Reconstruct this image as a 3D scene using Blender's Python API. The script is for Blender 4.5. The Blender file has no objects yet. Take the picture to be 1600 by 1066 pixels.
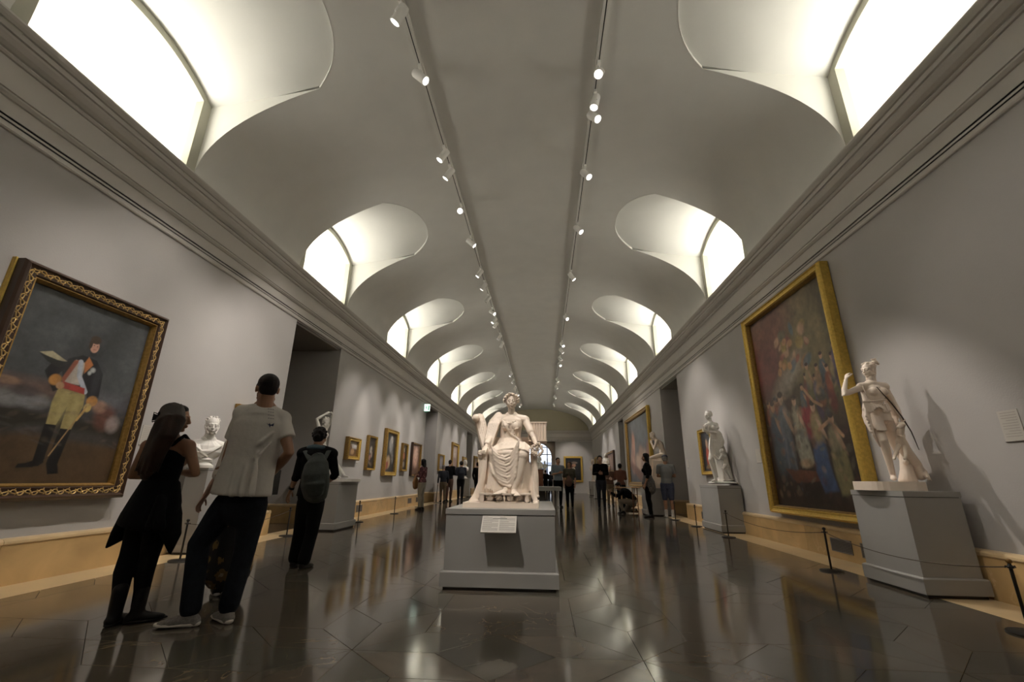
import bpy, bmesh, math, random
import numpy as np
from mathutils import Vector, Matrix
from mathutils.bvhtree import BVHTree

V = Vector
PI = math.pi
scene = bpy.context.scene
COL = scene.collection
R0 = random.Random(7)

# ---------------------------------------------------------------- camera
CAMLOC = V((0, 0, 1.0))
def cam_axes(yaw, pitch, roll):
    cy, sy, cp, sp, cr, sr = math.cos(yaw), math.sin(yaw), math.cos(pitch), math.sin(pitch), math.cos(roll), math.sin(roll)
    f = V((sy*cp, cy*cp, sp)); r = V((cy, -sy, 0)); u = r.cross(f)
    return cr*r + sr*u, -sr*r + cr*u, f
CR, CU, CF = cam_axes(math.radians(-4.1015), math.radians(17.574), math.radians(.594))
cam = bpy.data.objects.new('camera', bpy.data.cameras.new('camera')); COL.objects.link(cam)
cam.data.sensor_width = 36; cam.data.lens = 685.2/1600*36; cam.data.clip_end = 200; cam.data.clip_start = .05
cam.matrix_world = Matrix.Translation(CAMLOC) @ Matrix((CR, CU, -CF)).transposed().to_4x4()
scene.camera = cam

# ---------------------------------------------------------------- world, exposure
w = bpy.data.worlds.new('daylight'); scene.world = w; w.use_nodes = True
w.node_tree.nodes['Background'].inputs[0].default_value = (.78, .86, 1.0, 1)
w.node_tree.nodes['Background'].inputs[1].default_value = 1.7
scene.view_settings.view_transform = 'Standard'; scene.view_settings.look = 'None'
scene.view_settings.exposure = 0.0; scene.view_settings.gamma = 1
scene.view_settings.use_curve_mapping = False
scene.cycles.max_bounces = 7; scene.cycles.diffuse_bounces = 5; scene.cycles.glossy_bounces = 3
scene.cycles.sample_clamp_indirect = 6
TROUGH_E = 16.5          # unseen upward light troughs on the window well sills
SPOT_E = .68         # multiplier for the track spotlights
LENS_E = 9.0

def at(px, py, Y):
    """the point of the vertical plane y=Y seen at a given place of the photograph"""
    d = (px-800)/685.2*CR - (py-533)/685.2*CU + CF
    return CAMLOC + d*(Y/d.y)

# ---------------------------------------------------------------- materials
MATS = {}
def mat(name, col, rough=.6, var=.0, scale=5., bump=0., metal=0., spec=.5, emit=None, es=0., bscale=None, sheen=0.):
    if name in MATS: return MATS[name]
    m = bpy.data.materials.new(name); m.use_nodes = True; MATS[name] = m
    nt = m.node_tree; b = nt.nodes['Principled BSDF']
    b.inputs['Base Color'].default_value = (*col, 1); b.inputs['Roughness'].default_value = rough
    b.inputs['Metallic'].default_value = metal; b.inputs['Specular IOR Level'].default_value = spec
    if sheen: b.inputs['Sheen Weight'].default_value = sheen
    if emit: b.inputs['Emission Color'].default_value = (*emit, 1); b.inputs['Emission Strength'].default_value = es
    if var or bump:
        tc = nt.nodes.new('ShaderNodeTexCoord')
        n = nt.nodes.new('ShaderNodeTexNoise'); n.inputs['Scale'].default_value = scale; n.inputs['Detail'].default_value = 6
        nt.links.new(tc.outputs['Object'], n.inputs['Vector'])
        if var:
            cr = nt.nodes.new('ShaderNodeValToRGB')
            cr.color_ramp.elements[0].position = .3; cr.color_ramp.elements[1].position = .7
            cr.color_ramp.elements[0].color = (*[c*(1-var) for c in col], 1)
            cr.color_ramp.elements[1].color = (*[min(1, c*(1+var)) for c in col], 1)
            nt.links.new(n.outputs['Fac'], cr.inputs['Fac']); nt.links.new(cr.outputs['Color'], b.inputs['Base Color'])
        if bump:
            n2 = nt.nodes.new('ShaderNodeTexNoise'); n2.inputs['Scale'].default_value = bscale or scale*6; n2.inputs['Detail'].default_value = 4
            nt.links.new(tc.outputs['Object'], n2.inputs['Vector'])
            bp = nt.nodes.new('ShaderNodeBump'); bp.inputs['Strength'].default_value = bump; bp.inputs['Distance'].default_value = .01
            nt.links.new(n2.outputs['Fac'], bp.inputs['Height']); nt.links.new(bp.outputs['Normal'], b.inputs['Normal'])
    return m

def stone_mat(name, col, vein, rough=.2, scale=1.2, vw=.03, vs=.6, cloud=.25, per_object=.12, spec=.5):
    """clouded marble with thin veins, tone slightly different from piece to piece"""
    m = bpy.data.materials.new(name); m.use_nodes = True; MATS[name] = m
    nt = m.node_tree; N = nt.nodes.new; L = nt.links.new; b = nt.nodes['Principled BSDF']
    geo = N('ShaderNodeNewGeometry'); oi = N('ShaderNodeObjectInfo')
    off = N('ShaderNodeVectorMath'); off.operation = 'MULTIPLY_ADD'
    L(oi.outputs['Random'], off.inputs[0]); off.inputs[1].default_value = (7, 13, 5)
    L(geo.outputs['Position'], off.inputs[2])
    n1 = N('ShaderNodeTexNoise'); n1.inputs['Scale'].default_value = scale; n1.inputs['Detail'].default_value = 8; n1.inputs['Distortion'].default_value = .8
    L(off.outputs[0], n1.inputs['Vector'])
    cr = N('ShaderNodeValToRGB'); cr.color_ramp.elements[0].position = .3; cr.color_ramp.elements[1].position = .72
    cr.color_ramp.elements[0].color = (*[c*(1-cloud) for c in col], 1); cr.color_ramp.elements[1].color = (*[c*(1+cloud) for c in col], 1)
    L(n1.outputs['Fac'], cr.inputs['Fac'])
    n2 = N('ShaderNodeTexNoise'); n2.inputs['Scale'].default_value = scale*.9; n2.inputs['Detail'].default_value = 5; n2.inputs['Distortion'].default_value = 2.2
    L(off.outputs[0], n2.inputs['Vector'])
    a = N('ShaderNodeMath'); a.operation = 'SUBTRACT'; L(n2.outputs['Fac'], a.inputs[0]); a.inputs[1].default_value = .5
    ab = N('ShaderNodeMath'); ab.operation = 'ABSOLUTE'; L(a.outputs[0], ab.inputs[0])
    mr = N('ShaderNodeMapRange'); L(ab.outputs[0], mr.inputs[0]); mr.inputs[1].default_value = 0; mr.inputs[2].default_value = vw*.35
    mr.inputs[3].default_value = vs; mr.inputs[4].default_value = 0
    n3 = N('ShaderNodeTexNoise'); n3.inputs['Scale'].default_value = scale*.7; L(off.outputs[0], n3.inputs['Vector'])
    mm = N('ShaderNodeMapRange'); L(n3.outputs['Fac'], mm.inputs[0]); mm.inputs[1].default_value = .5; mm.inputs[2].default_value = .65
    mu = N('ShaderNodeMath'); mu.operation = 'MULTIPLY'; L(mr.outputs[0], mu.inputs[0]); L(mm.outputs[0], mu.inputs[1])
    mx = N('ShaderNodeMix'); mx.data_type = 'RGBA'; L(mu.outputs[0], mx.inputs[0]); L(cr.outputs[0], mx.inputs[6]); mx.inputs[7].default_value = (*vein, 1)
    hv = N('ShaderNodeHueSaturation'); L(mx.outputs[2], hv.inputs['Color'])
    pv = N('ShaderNodeMapRange'); L(oi.outputs['Random'], pv.inputs[0]); pv.inputs[3].default_value = 1-per_object; pv.inputs[4].default_value = 1+per_object
    L(pv.outputs[0], hv.inputs['Value']); L(hv.outputs[0], b.inputs['Base Color'])
    rr = N('ShaderNodeMapRange'); L(n1.outputs['Fac'], rr.inputs[0]); rr.inputs[3].default_value = rough*.8; rr.inputs[4].default_value = rough*1.25
    L(rr.outputs[0], b.inputs['Roughness'])
    b.inputs['Specular IOR Level'].default_value = spec
    return m

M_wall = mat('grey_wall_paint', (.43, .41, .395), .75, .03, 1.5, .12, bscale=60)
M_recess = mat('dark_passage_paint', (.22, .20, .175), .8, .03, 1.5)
M_plaster = mat('vault_plaster', (.70, .685, .65), .85, .03, 2, .12, bscale=40)
M_cornice = mat('cornice_plaster', (.52, .49, .455), .7, .02, 2)
M_soffit = mat('lunette_plaster', (.68, .67, .63), .8, .02, 2, .08, bscale=30)
M_frame_w = mat('window_frame_paint', (.42, .41, .33), .6)
M_well = mat('well_white', (.9, .885, .83), .8)
M_glow = mat('cove_light', (.9, .9, .85), .5, emit=(1, .975, .90), es=TROUGH_E)
M_slot = mat('black_slot', (.008, .008, .008), .8)
M_floor_a = stone_mat('dark_brown_marble', (.125, .101, .077), (.36, .27, .17), .10, 1.1, .018, .6, .30, .07, .85)
M_floor_b = stone_mat('grey_green_marble', (.100, .090, .072), (.30, .24, .16), .10, 1.3, .016, .5, .26, .07, .85)
M_joint = mat('floor_joint', (.03, .025, .02), .7)
M_cream = stone_mat('honey_marble', (.55, .37, .17), (.75, .58, .36), .32, 1.6, .05, .4, .22, .08)
M_cream2 = stone_mat('pale_honey_marble', (.62, .46, .26), (.78, .62, .42), .3, 1.6, .04, .3, .14, .06)
M_ped = mat('pedestal_grey_paint', (.31, .30, .285), .6, .03, 3)
M_peddark = mat('pedestal_plinth_dark', (.05, .045, .04), .7)  # dark tone of the recessed foot and the gap under the slab
M_marble = mat('white_marble', (.84, .715, .60), .42, .05, 7, .05, bscale=70)
M_marble2 = mat('cool_white_marble', (.74, .71, .66), .42, .05, 7, .05, bscale=70)
M_gold = mat('gilt_wood', (.62, .42, .09), .42, .15, 30, .2, metal=.45)
M_gold2 = mat('old_gilt', (.33, .20, .055), .42, .25, 30, .2, metal=.45)
M_ebony = mat('dark_frame_wood', (.045, .022, .012), .35)
M_iron = mat('black_iron', (.02, .017, .015), .45, metal=.3)
M_brass = mat('aged_brass', (.30, .17, .06), .35, metal=.8)
M_white = mat('white_enamel', (.90, .88, .85), .4)
M_lens = mat('lit_lens', (.9, .9, .9), .3, emit=(1, .97, .9), es=LENS_E)
M_lens_off = mat('dark_lens', (.02, .02, .02), .2)
M_card = mat('label_card', (.50, .47, .42), .6)
M_ink = mat('label_ink', (.26, .24, .22), .7)
M_rope = mat('barrier_cord', (.10, .08, .06), .8)

# ---------------------------------------------------------------- geometry collector
class G:
    def __init__(s): s.v = []; s.f = []
    def add(s, vs, fs):
        n = len(s.v); s.v.extend(V(p) for p in vs); s.f.extend(tuple(i+n for i in f) for f in fs); return s
    def box(s, a, b):
        x0, y0, z0 = a; x1, y1, z1 = b
        return s.add([(x0,y0,z0),(x1,y0,z0),(x1,y1,z0),(x0,y1,z0),(x0,y0,z1),(x1,y0,z1),(x1,y1,z1),(x0,y1,z1)],
                     [(0,3,2,1),(4,5,6,7),(0,1,5,4),(1,2,6,5),(2,3,7,6),(3,0,4,7)])
    def quad(s, a, b, c, d): return s.add([a,b,c,d], [(0,1,2,3)])
    def ell(s, c, r, M=None, nu=14, nv=10):
        c = V(c); vs = []; fs = []
        if not hasattr(r, '__len__'): r = (r, r, r)
        for j in range(1, nv):
            t = PI*j/nv
            for i in range(nu):
                p = V((r[0]*math.sin(t)*math.cos(2*PI*i/nu), r[1]*math.sin(t)*math.sin(2*PI*i/nu), r[2]*math.cos(t)))
                vs.append(c + (M @ p if M else p))
        t0, t1 = V((0,0,r[2])), V((0,0,-r[2]))
        vs += [c + (M @ t0 if M else t0), c + (M @ t1 if M else t1)]
        a, b = len(vs)-2, len(vs)-1
        for j in range(nv-2):
            for i in range(nu):
                k = (i+1) % nu
                fs.append((j*nu+i, (j+1)*nu+i, (j+1)*nu+k, j*nu+k))
        for i in range(nu):
            k = (i+1) % nu
            fs.append((a, i, k)); fs.append((b, (nv-2)*nu+k, (nv-2)*nu+i))
        return s.add(vs, fs)
    def tube(s, pts, rad, seg=12, ref=None, cap=True, flatcap=False):
        """closed swept tube; rad: number, list of numbers or list of (r_along_ref, r_across)"""
        pts = [V(p) for p in pts]; n = len(pts)
        if not hasattr(rad, '__len__'): rad = [rad]*n
        rad = [(r, r) if not hasattr(r, '__len__') else r for r in rad]
        T = []
        for i in range(n):
            d = pts[min(i+1, n-1)] - pts[max(i-1, 0)]
            T.append(d.normalized() if d.length > 1e-9 else V((0,0,1)))
        if ref is None:
            a = V((1,0,0)) if abs(T[0].x) < .8 else V((0,1,0))
        else: a = V(ref)
        rings = []
        for i in range(n):
            if ref is not None: a = V(ref)
            a = a - T[i]*a.dot(T[i])
            if a.length < 1e-6: a = T[i].orthogonal()
            a = a.normalized(); b = T[i].cross(a)
            rings.append((pts[i], a.copy(), b, rad[i]))
        R = []
        if cap and not flatcap:
            c, a, b, (p, q) = rings[0]; m = (p+q)/2
            for ph in (75, 50, 25):
                k = math.radians(ph); R.append((c - T[0]*m*math.sin(k), a, b, (p*math.cos(k), q*math.cos(k))))
        R += rings
        if cap and not flatcap:
            c, a, b, (p, q) = rings[-1]; m = (p+q)/2
            for ph in (25, 50, 75):
                k = math.radians(ph); R.append((c + T[-1]*m*math.sin(k), a, b, (p*math.cos(k), q*math.cos(k))))
        vs = []
        for c, a, b, (p, q) in R:
            for i in range(seg):
                t = 2*PI*i/seg; vs.append(c + a*p*math.cos(t) + b*q*math.sin(t))
        fs = []
        for j in range(len(R)-1):
            for i in range(seg):
                k = (i+1) % seg; fs.append((j*seg+i, j*seg+k, (j+1)*seg+k, (j+1)*seg+i))
        fs.append(tuple(reversed(range(seg)))); o = (len(R)-1)*seg; fs.append(tuple(range(o, o+seg)))
        return s.add(vs, fs)
    def lathe(s, c, prof, seg=20):
        c = V(c); vs = []; fs = []
        for r, z in prof:
            for i in range(seg):
                t = 2*PI*i/seg; vs.append(c + V((r*math.cos(t), r*math.sin(t), z)))
        for j in range(len(prof)-1):
            for i in range(seg):
                k = (i+1) % seg; fs.append((j*seg+i, j*seg+k, (j+1)*seg+k, (j+1)*seg+i))
        fs.append(tuple(reversed(range(seg)))); o = (len(prof)-1)*seg; fs.append(tuple(range(o, o+seg)))
        return s.add(vs, fs)
    def prism(s, poly, vec):
        poly = [V(p) for p in poly]; n = len(poly); vec = V(vec)
        return s.add(poly + [p+vec for p in poly], [tuple(reversed(range(n))), tuple(range(n, 2*n))] + [(i, (i+1) % n, n+(i+1) % n, n+i) for i in range(n)])
    def join(s, g, M=None):
        return s.add([M @ p for p in g.v] if M else g.v, g.f)
    def mesh(s, name, smooth=False):
        m = bpy.data.meshes.new(name); m.from_pydata([tuple(p) for p in s.v], [], s.f); m.validate(); m.update()
        if smooth: m.shade_smooth()
        return m

def fix_normals(m):
    bm = bmesh.new(); bm.from_mesh(m); bmesh.ops.recalc_face_normals(bm, faces=bm.faces); bm.to_mesh(m); bm.free(); m.update()

def obj(name, g, m, parent=None, smooth=False, loc=None, recalc=True, auto=None):
    me = g.mesh(name, smooth) if isinstance(g, G) else g
    if isinstance(g, G) and recalc: fix_normals(me)
    if auto is not None and hasattr(me, 'set_sharp_from_angle'):
        me.shade_smooth(); me.set_sharp_from_angle(angle=math.radians(auto))
    if m is not None and not me.materials: me.materials.append(m)
    o = bpy.data.objects.new(name, me); COL.objects.link(o)
    if parent is not None:
        o.parent = parent; o.matrix_parent_inverse = Matrix.Translation(-parent.location) if parent.type == 'EMPTY' else Matrix()
    if loc is not None: o.location = loc
    return o
def tag(o, label=None, cat=None, group=None, kind=None):
    for k, v in (('label', label), ('category', cat), ('group', group), ('kind', kind)):
        if v: o[k] = v
    return o
def thing(name, label, cat, loc=(0,0,0), group=None):
    o = bpy.data.objects.new(name, None); COL.objects.link(o); o.location = loc; o.empty_display_size = .1
    return tag(o, label, cat, group)
def struct(name, g, m, **k):
    o = obj(name, g, m, **k); o['kind'] = 'structure'; return o

def remesh(g, voxel, smooth=3, fac=.5):
    """fuse overlapping closed shapes into one continuous skin"""
    me = g.mesh('tmp'); fix_normals(me)
    o = bpy.data.objects.new('tmp', me); COL.objects.link(o)
    md = o.modifiers.new('r', 'REMESH'); md.mode = 'VOXEL'; md.voxel_size = voxel
    if smooth:
        sm = o.modifiers.new('s', 'SMOOTH'); sm.iterations = smooth; sm.factor = fac
    dg = bpy.context.evaluated_depsgraph_get(); dg.update()
    out = bpy.data.meshes.new_from_object(o.evaluated_get(dg))
    bpy.data.objects.remove(o); bpy.data.meshes.remove(me)
    out.materials.clear(); out.shade_smooth(); return out
def mesh_join(meshes, name):
    bm = bmesh.new()
    for m in meshes: bm.from_mesh(m)
    out = bpy.data.meshes.new(name); bm.to_mesh(out); bm.free(); out.shade_smooth(); return out
def xform(me, M):
    c = me.copy(); c.transform(M); return c
# ================================================================ THE HALL
XL, XR, XC = -5.14, 4.16, -.49
YB, YE = -7.0, 38.6
ZW, ZC = 4.16, 5.07           # top of the wall, top of the cornice
OPEN_L = [(8.34, 10.46), (19.15, 21.3), (30.0, 32.3)]
OPEN_R = [(2.4-10.9+10.9*0-3.5, 2.4-3.0)][:0] + [(13.67, 15.72), (23.4, 24.9)]

# floor slab, then the star pattern of marble tiles
fl = struct('floor', G().box((XL-3, YB-.5, -.25), (XR+3, YE+8, -.012)), M_joint)
S_T = .5125; MOD = S_T*(2+math.sqrt(2)); XF0, XF1 = XL+.555, XR-.555
def e(k, s=S_T): return V((s*math.cos(PI/4*k), s*math.sin(PI/4*k)))
def clip(poly, x0, x1, y0, y1):
    for axis, val, sgn in ((0, x0, 1), (0, x1, -1), (1, y0, 1), (1, y1, -1)):
        out = []
        for i in range(len(poly)):
            a, b = poly[i-1], poly[i]; da, db = (a[axis]-val)*sgn, (b[axis]-val)*sgn
            if da*db < 0:
                t = da/(da-db); out.append(a+(b-a)*t)
            if db >= 0: out.append(b)
        poly = out
        if len(poly) < 3: return []
    return poly
def tile_geo(poly, gap=.0016, ch=.0007, th=.012):
    c = sum(poly, V((0, 0)))/len(poly)
    def inset(d):
        out = []; n = len(poly)
        for i in range(n):
            a, b, q = poly[i-1], poly[i], poly[(i+1) % n]
            u = (b-a).normalized(); v = (q-b).normalized()
            n1, n2 = V((-u.y, u.x)), V((-v.y, v.x))
            k = 1+n1.dot(n2)
            out.append(b + (n1+n2)*(d/max(k, .2)))
        return out
    a, b = inset(gap), inset(gap+ch); n = len(poly)
    vs = [(p.x, p.y, -th) for p in a] + [(p.x, p.y, -ch) for p in a] + [(p.x, p.y, 0) for p in b]
    fs = [(i, (i+1) % n, n+(i+1) % n, n+i) for i in range(n)] + [(n+i, n+(i+1) % n, 2*n+(i+1) % n, 2*n+i) for i in range(n)] + [tuple(range(2*n, 3*n))]
    return vs, fs, c
tiles = []
JX, JY = .57, 3.05
for iy in range(-7, 22):
    for ix in range(-4, 4):
        o = V((JX+ix*MOD, JY+iy*MOD))
        for k in range(8):
            p = [o, o+e(k), o+e(k)+e(k+1), o+e(k+1)]
            tiles.append((p, 'b' if k in (2, 6) or (k in (4, 0) and (ix+iy) % 2) else 'a'))
        q = S_T*.7071
        tiles.append(([o+V((S_T, 0)), o+V((S_T+q, -q)), o+V((S_T+2*q, 0)), o+V((S_T+q, q))], 'b'))
        tiles.append(([o+V((0, S_T)), o+V((q, S_T+q)), o+V((0, S_T+2*q)), o+V((-q, S_T+q))], 'b'))
        tiles.append(([o+V((q, q)), o+V((q+2*S_T, q)), o+V((q+2*S_T, q+2*S_T)), o+V((q, q+2*S_T))], 'a'))
rest = {'a': G(), 'b': G()}; near = []
for p, k in tiles:
    p2 = clip(p, XF0, XF1, YB, YE)
    if len(p2) >= 3:
        area = abs(sum(p2[i-1].x*p2[i].y-p2[i].x*p2[i-1].y for i in range(len(p2))))/2
        if area < .004: continue
        sg = sum(p2[i-1].x*p2[i].y-p2[i].x*p2[i-1].y for i in range(len(p2)))
        if sg < 0: p2 = p2[::-1]
        q = []
        for v in p2:
            if not q or (v-q[-1]).length > .01: q.append(v)
        if (q[0]-q[-1]).length < .01: q.pop()
        if len(q) < 3: continue
        vs, fs, c = tile_geo(q)
        # in the camera's view of the floor?
        near.append((c.length if (c.y > 1.9 and abs(c.x+.1*c.y*.7) < c.y*1.25+.8) else 1e6, vs, fs, c, k))
near.sort(key=lambda t: t[0])
shared = {}
for i, (d, vs, fs, c, k) in enumerate(near):
    if i < 290 and d < 1e5:
        vv = [(x-c.x, y-c.y, z) for x, y, z in vs]
        key = (k, tuple(tuple(round(a, 3) for a in v) for v in vv))
        if key not in shared:
            shared[key] = G().add(vv, fs).mesh('tile'); shared[key].materials.append(M_floor_a if k == 'a' else M_floor_b)
        obj('tile', shared[key], None, fl, loc=(c.x, c.y, 0))
    else: rest[k].add(vs, fs)
for k, m in (('a', M_floor_a), ('b', M_floor_b)):
    tag(obj('distant_tiles', rest[k], m, fl, recalc=False), kind='stuff')

# pale marble border slabs along both walls
def slab_row(name, x0, x1, y0, y1, step, m, z0=-.012, z1=.0):
    root = struct(name, G().box((x0, y0, -.2), (x1, y1, -.0125)), M_joint)
    n = int((y1-y0)/step); s = (y1-y0)/n
    me = G(); me.box((x0+.0015, .0015-s/2, z0), (x1-.0015, s/2-.0015, z1)); base = me.mesh('slab'); fix_normals(base); base.materials.append(m)
    for i in range(n): obj('slab', base, None, root, loc=(0, y0+s*(i+.5), 0))
slab_row('trim_1', XL-.0, XF0, YB, YE, 1.52, M_cream2)
slab_row('trim_2', XF1, XR+.0, YB, YE, 1.52, M_cream2)

# walls with deep passages
DEPTH = 2.4
def wall_side(name, X, sg, opens):
    g = G(); ys = [YB] + [v for o in opens for v in o] + [YE]; T = .35
    for i in range(0, len(ys), 2):
        g.box((min(X, X+sg*DEPTH), ys[i], -.2), (max(X, X+sg*DEPTH), ys[i+1], 4.75))
    for a, b in opens:
        g.box((min(X+sg*.02, X+sg*DEPTH), a-.01, ZW-.005), (max(X+sg*.02, X+sg*DEPTH), b+.01, 4.75))
    o = struct(name, g, M_wall)
    for a, b in opens:
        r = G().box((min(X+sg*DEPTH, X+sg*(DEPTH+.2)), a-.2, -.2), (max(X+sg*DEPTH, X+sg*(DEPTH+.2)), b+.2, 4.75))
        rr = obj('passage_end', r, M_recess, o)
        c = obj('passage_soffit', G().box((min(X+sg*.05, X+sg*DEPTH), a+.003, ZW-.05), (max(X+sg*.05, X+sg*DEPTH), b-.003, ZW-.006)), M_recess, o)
        obj('passage_floor', G().box((min(X, X+sg*DEPTH), a, -.2), (max(X, X+sg*DEPTH), b, -.002)), M_floor_a, o)
    return o
WL = wall_side('wall_left', XL, -1, OPEN_L)
WR = wall_side('wall_right', XR, 1, OPEN_R)
struct('wall_back', G().box((XL-1, YB-.3, -.2), (XR+1, YB, 7.4)), M_wall)

# skirting of honey marble: panel stones with a rounded ledge stone on top, both wrapping into the passages
def skirt(name, X, sg, opens):
    root = struct(name, G().box((min(X, X-sg*.02), YB, -.0), (max(X, X-sg*.02), YB+.02, .3)), M_cream)
    prof_p = [(0, .0), (.075, .0), (.075, .362), (0, .362)]
    prof_l = [(0, .364), (.082, .364), (.088, .375), (.086, .395), (.072, .412), (.045, .42), (.0, .42)]
    runs = []
    ys = [YB] + [v for o in opens for v in o] + [YE]
    for i in range(0, len(ys), 2): runs.append((V((X, ys[i])), V((X, ys[i+1])), V((-sg, 0))))
    for a, b in opens:
        runs.append((V((X-sg*.075, b)), V((X+sg*DEPTH, b)), V((0, -1))))
        runs.append((V((X-sg*.075, a)), V((X+sg*DEPTH, a)), V((0, 1))))
        runs.append((V((X+sg*DEPTH, a)), V((X+sg*DEPTH, b)), V((-sg, 0))))
    cache = {}
    for p, q, n in runs:
        L = (q-p).length; cnt = max(1, round(L/1.45)); s = L/cnt; d = (q-p).normalized()
        for k in range(cnt):
            mid = p+d*(s*(k+.5))
            for nm, prof, m in (('stone', prof_p, M_cream), ('ledge_stone', prof_l, M_cream2)):
                key = (nm, round(s, 3), round(n.x), round(n.y), round(d.x), round(d.y))
                if key not in cache:
                    poly = [V((n.x*u - d.x*(s/2-.0015), n.y*u - d.y*(s/2-.0015), z)) for u, z in prof]
                    me = G().prism(poly, (d.x*(s-.003), d.y*(s-.003), 0)).mesh(nm); fix_normals(me); me.materials.append(m); cache[key] = me
                obj(nm, cache[key], None, root, loc=(mid.x, mid.y, 0))
    return root
BL = skirt('baseboard_left', XL, -1, OPEN_L)
BR = skirt('baseboard_right', XR, 1, OPEN_R)

# ventilation grilles let into the skirting
def grille(X, sg, y0, y1, z0, z1, parent):
    x = X - sg*.076
    def bx(g, u0, u1, a, b, c, d): g.box((min(x-sg*u0, x-sg*u1), a, c), (max(x-sg*u0, x-sg*u1), b, d))
    g = G(); bx(g, 0, .004, y0, y1, z0, z1); o = obj('vent', g, mat('vent_dark', (.05, .045, .04), .7), parent)
    n = 9; g = G()
    for i in range(n):
        z = z0+.012+(z1-z0-.024)*i/(n-1); bx(g, .003, .012, y0+.01, y1-.01, z-.0045, z+.0045)
    bx(g, .002, .010, y0, y0+.012, z0, z1); bx(g, .002, .010, y1-.012, y1, z0, z1); bx(g, .002, .010, y0, y1, z1-.008, z1); bx(g, .002, .01, y0, y1, z0, z0+.008)
    g2 = obj('vent_slats', g, mat('vent_metal', (.22, .20, .19), .5, metal=.3), parent)
for a, b in ((6.68, 7.13), (6.02, 6.5), (12.1, 12.5), (17, 17.4)): grille(XR, 1, a, b, .09, .265, BR)
for a, b in ((12.35, 12.75), (17.1, 17.55), (18.2, 18.5)): grille(XL, -1, a, b, .12, .30, BL)

# cornice: rail, slots, frieze, mouldings
def cornice(name, p, d, n, L):
    """p start (x,y), d direction, n pointing into the hall"""
    prof = [(-.06, 4.17), (.0, 4.17), (.022, 4.175), (.03, 4.19), (.022, 4.205), (.004, 4.21), (.004, 4.255), (-.02, 4.256), (-.02, 4.272), (.004, 4.273), (.004, 4.298), (-.02, 4.299), (-.02, 4.318), (.006, 4.319),
            (.012, 4.47), (.03, 4.475), (.055, 4.50), (.055, 4.52), (.07, 4.525), (.08, 4.80), (.10, 4.805), (.115, 4.825), (.105, 4.845), (.13, 4.85), (.17, 4.875), (.205, 4.92), (.21, 4.945), (.235, 4.948), (.24, 5.0), (.262, 5.005), (.285, 5.03), (.30, 5.055), (.30, 5.075), (.0, 5.075), (-.06, 5.075)]
    poly = [V((p[0]+n[0]*u, p[1]+n[1]*u, z)) for u, z in prof]
    o = struct(name, G().prism(poly, (d[0]*L, d[1]*L, 0)), M_cornice)
    g = G()
    for z0, z1 in ((4.2562, 4.2718), (4.2992, 4.3178)):
        a = V((p[0]+n[0]*-.015, p[1]+n[1]*-.015, 0)); b = V((p[0]+n[0]*.0, p[1]+n[1]*.0, 0)) + V((d[0]*L, d[1]*L, 0))
        lo = [min(a[i], b[i]) for i in (0, 1)]; hi = [max(a[i], b[i]) for i in (0, 1)]
        g.box((lo[0], lo[1], z0), (hi[0], hi[1], z1))
    obj('dark_slot', g, M_slot, o)
    return o
cornice('trim_3', (XL, YB), (0, 1), (1, 0), YE-YB)
cornice('trim_4', (XR, YB), (0, 1), (-1, 0), YE-YB)
cornice('trim_5', (XL, YE), (1, 0), (0, -1), XR-XL)

# vault with arched lunettes; A/B: ellipse half-axes
VA, VB = 4.40, 1.88
def vz(dx): return ZC + VB*math.sqrt(max(0, 1-(dx/VA)**2))
LW = 2.26; BAY = 5.08; NB = 9
Y1 = [4.88+BAY*(k-2) for k in range(NB)]
SLOPE = .165; ZS, RISE = 6.26, .33
def soff(yy, y0, y1, dx):        # underside of the lunette arch at distance dx from the centre line
    t = (yy-(y0+y1)/2)/(LW/2)
    rs = max(.06, RISE-.26*(VA-dx)/2.24)
    R = ((LW/2)**2+rs**2)/(2*rs)
    zz = math.sqrt(R*R-(t*LW/2)**2)-(R-rs)
    return ZS + zz + SLOPE*(VA-dx)
def hit(yy, y0, y1):             # where the arch meets the vault: angle from spring
    lo, hi = 0.0, PI/2
    for _ in range(40):
        m = (lo+hi)/2
        if VB*math.sin(m)+ZC < soff(yy, y0, y1, VA*math.cos(m)): lo = m
        else: hi = m
    return lo
vault = G(); soffit = {}
NA = 30
def strip(g, xa, xb, ya, yb, ta, tb, sg):
    """vault surface between columns ya,yb from angle ta/tb to the crown"""
    P = []
    for yy, t0 in ((ya, ta), (yb, tb)):
        P.append([V((XC+sg*VA*math.cos(t0+(PI/2-t0)*i/NA), yy, ZC+VB*math.sin(t0+(PI/2-t0)*i/NA))) for i in range(NA+1)])
    vs = P[0]+P[1]; fs = []
    for i in range(NA):
        f = (i, i+1, NA+2+i, NA+1+i); fs.append(f if sg > 0 else f[::-1])
    g.add(vs, fs)
for sg in (-1, 1):
    y = YB
    for y1 in Y1:
        y0 = y1-LW
        for k in range(4): strip(vault, 0, 0, y+(y0-y)*k/4, y+(y0-y)*(k+1)/4, 0, 0, sg)
        n = 22
        for k in range(n):
            a, b = y0+LW*k/n, y0+LW*(k+1)/n
            strip(vault, 0, 0, a, b, hit(a, y0, y1), hit(b, y0, y1), sg)
        y = y1
    for k in range(4): strip(vault, 0, 0, y+(YE-y)*k/4, y+(YE-y)*(k+1)/4, 0, 0, sg)
vm = vault.mesh('ceiling'); bm = bmesh.new(); bm.from_mesh(vm); bmesh.ops.remove_doubles(bm, verts=bm.verts, dist=.0005); bm.to_mesh(vm); bm.free()
vm.shade_smooth()
struct('ceiling', vm, M_plaster)

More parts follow.
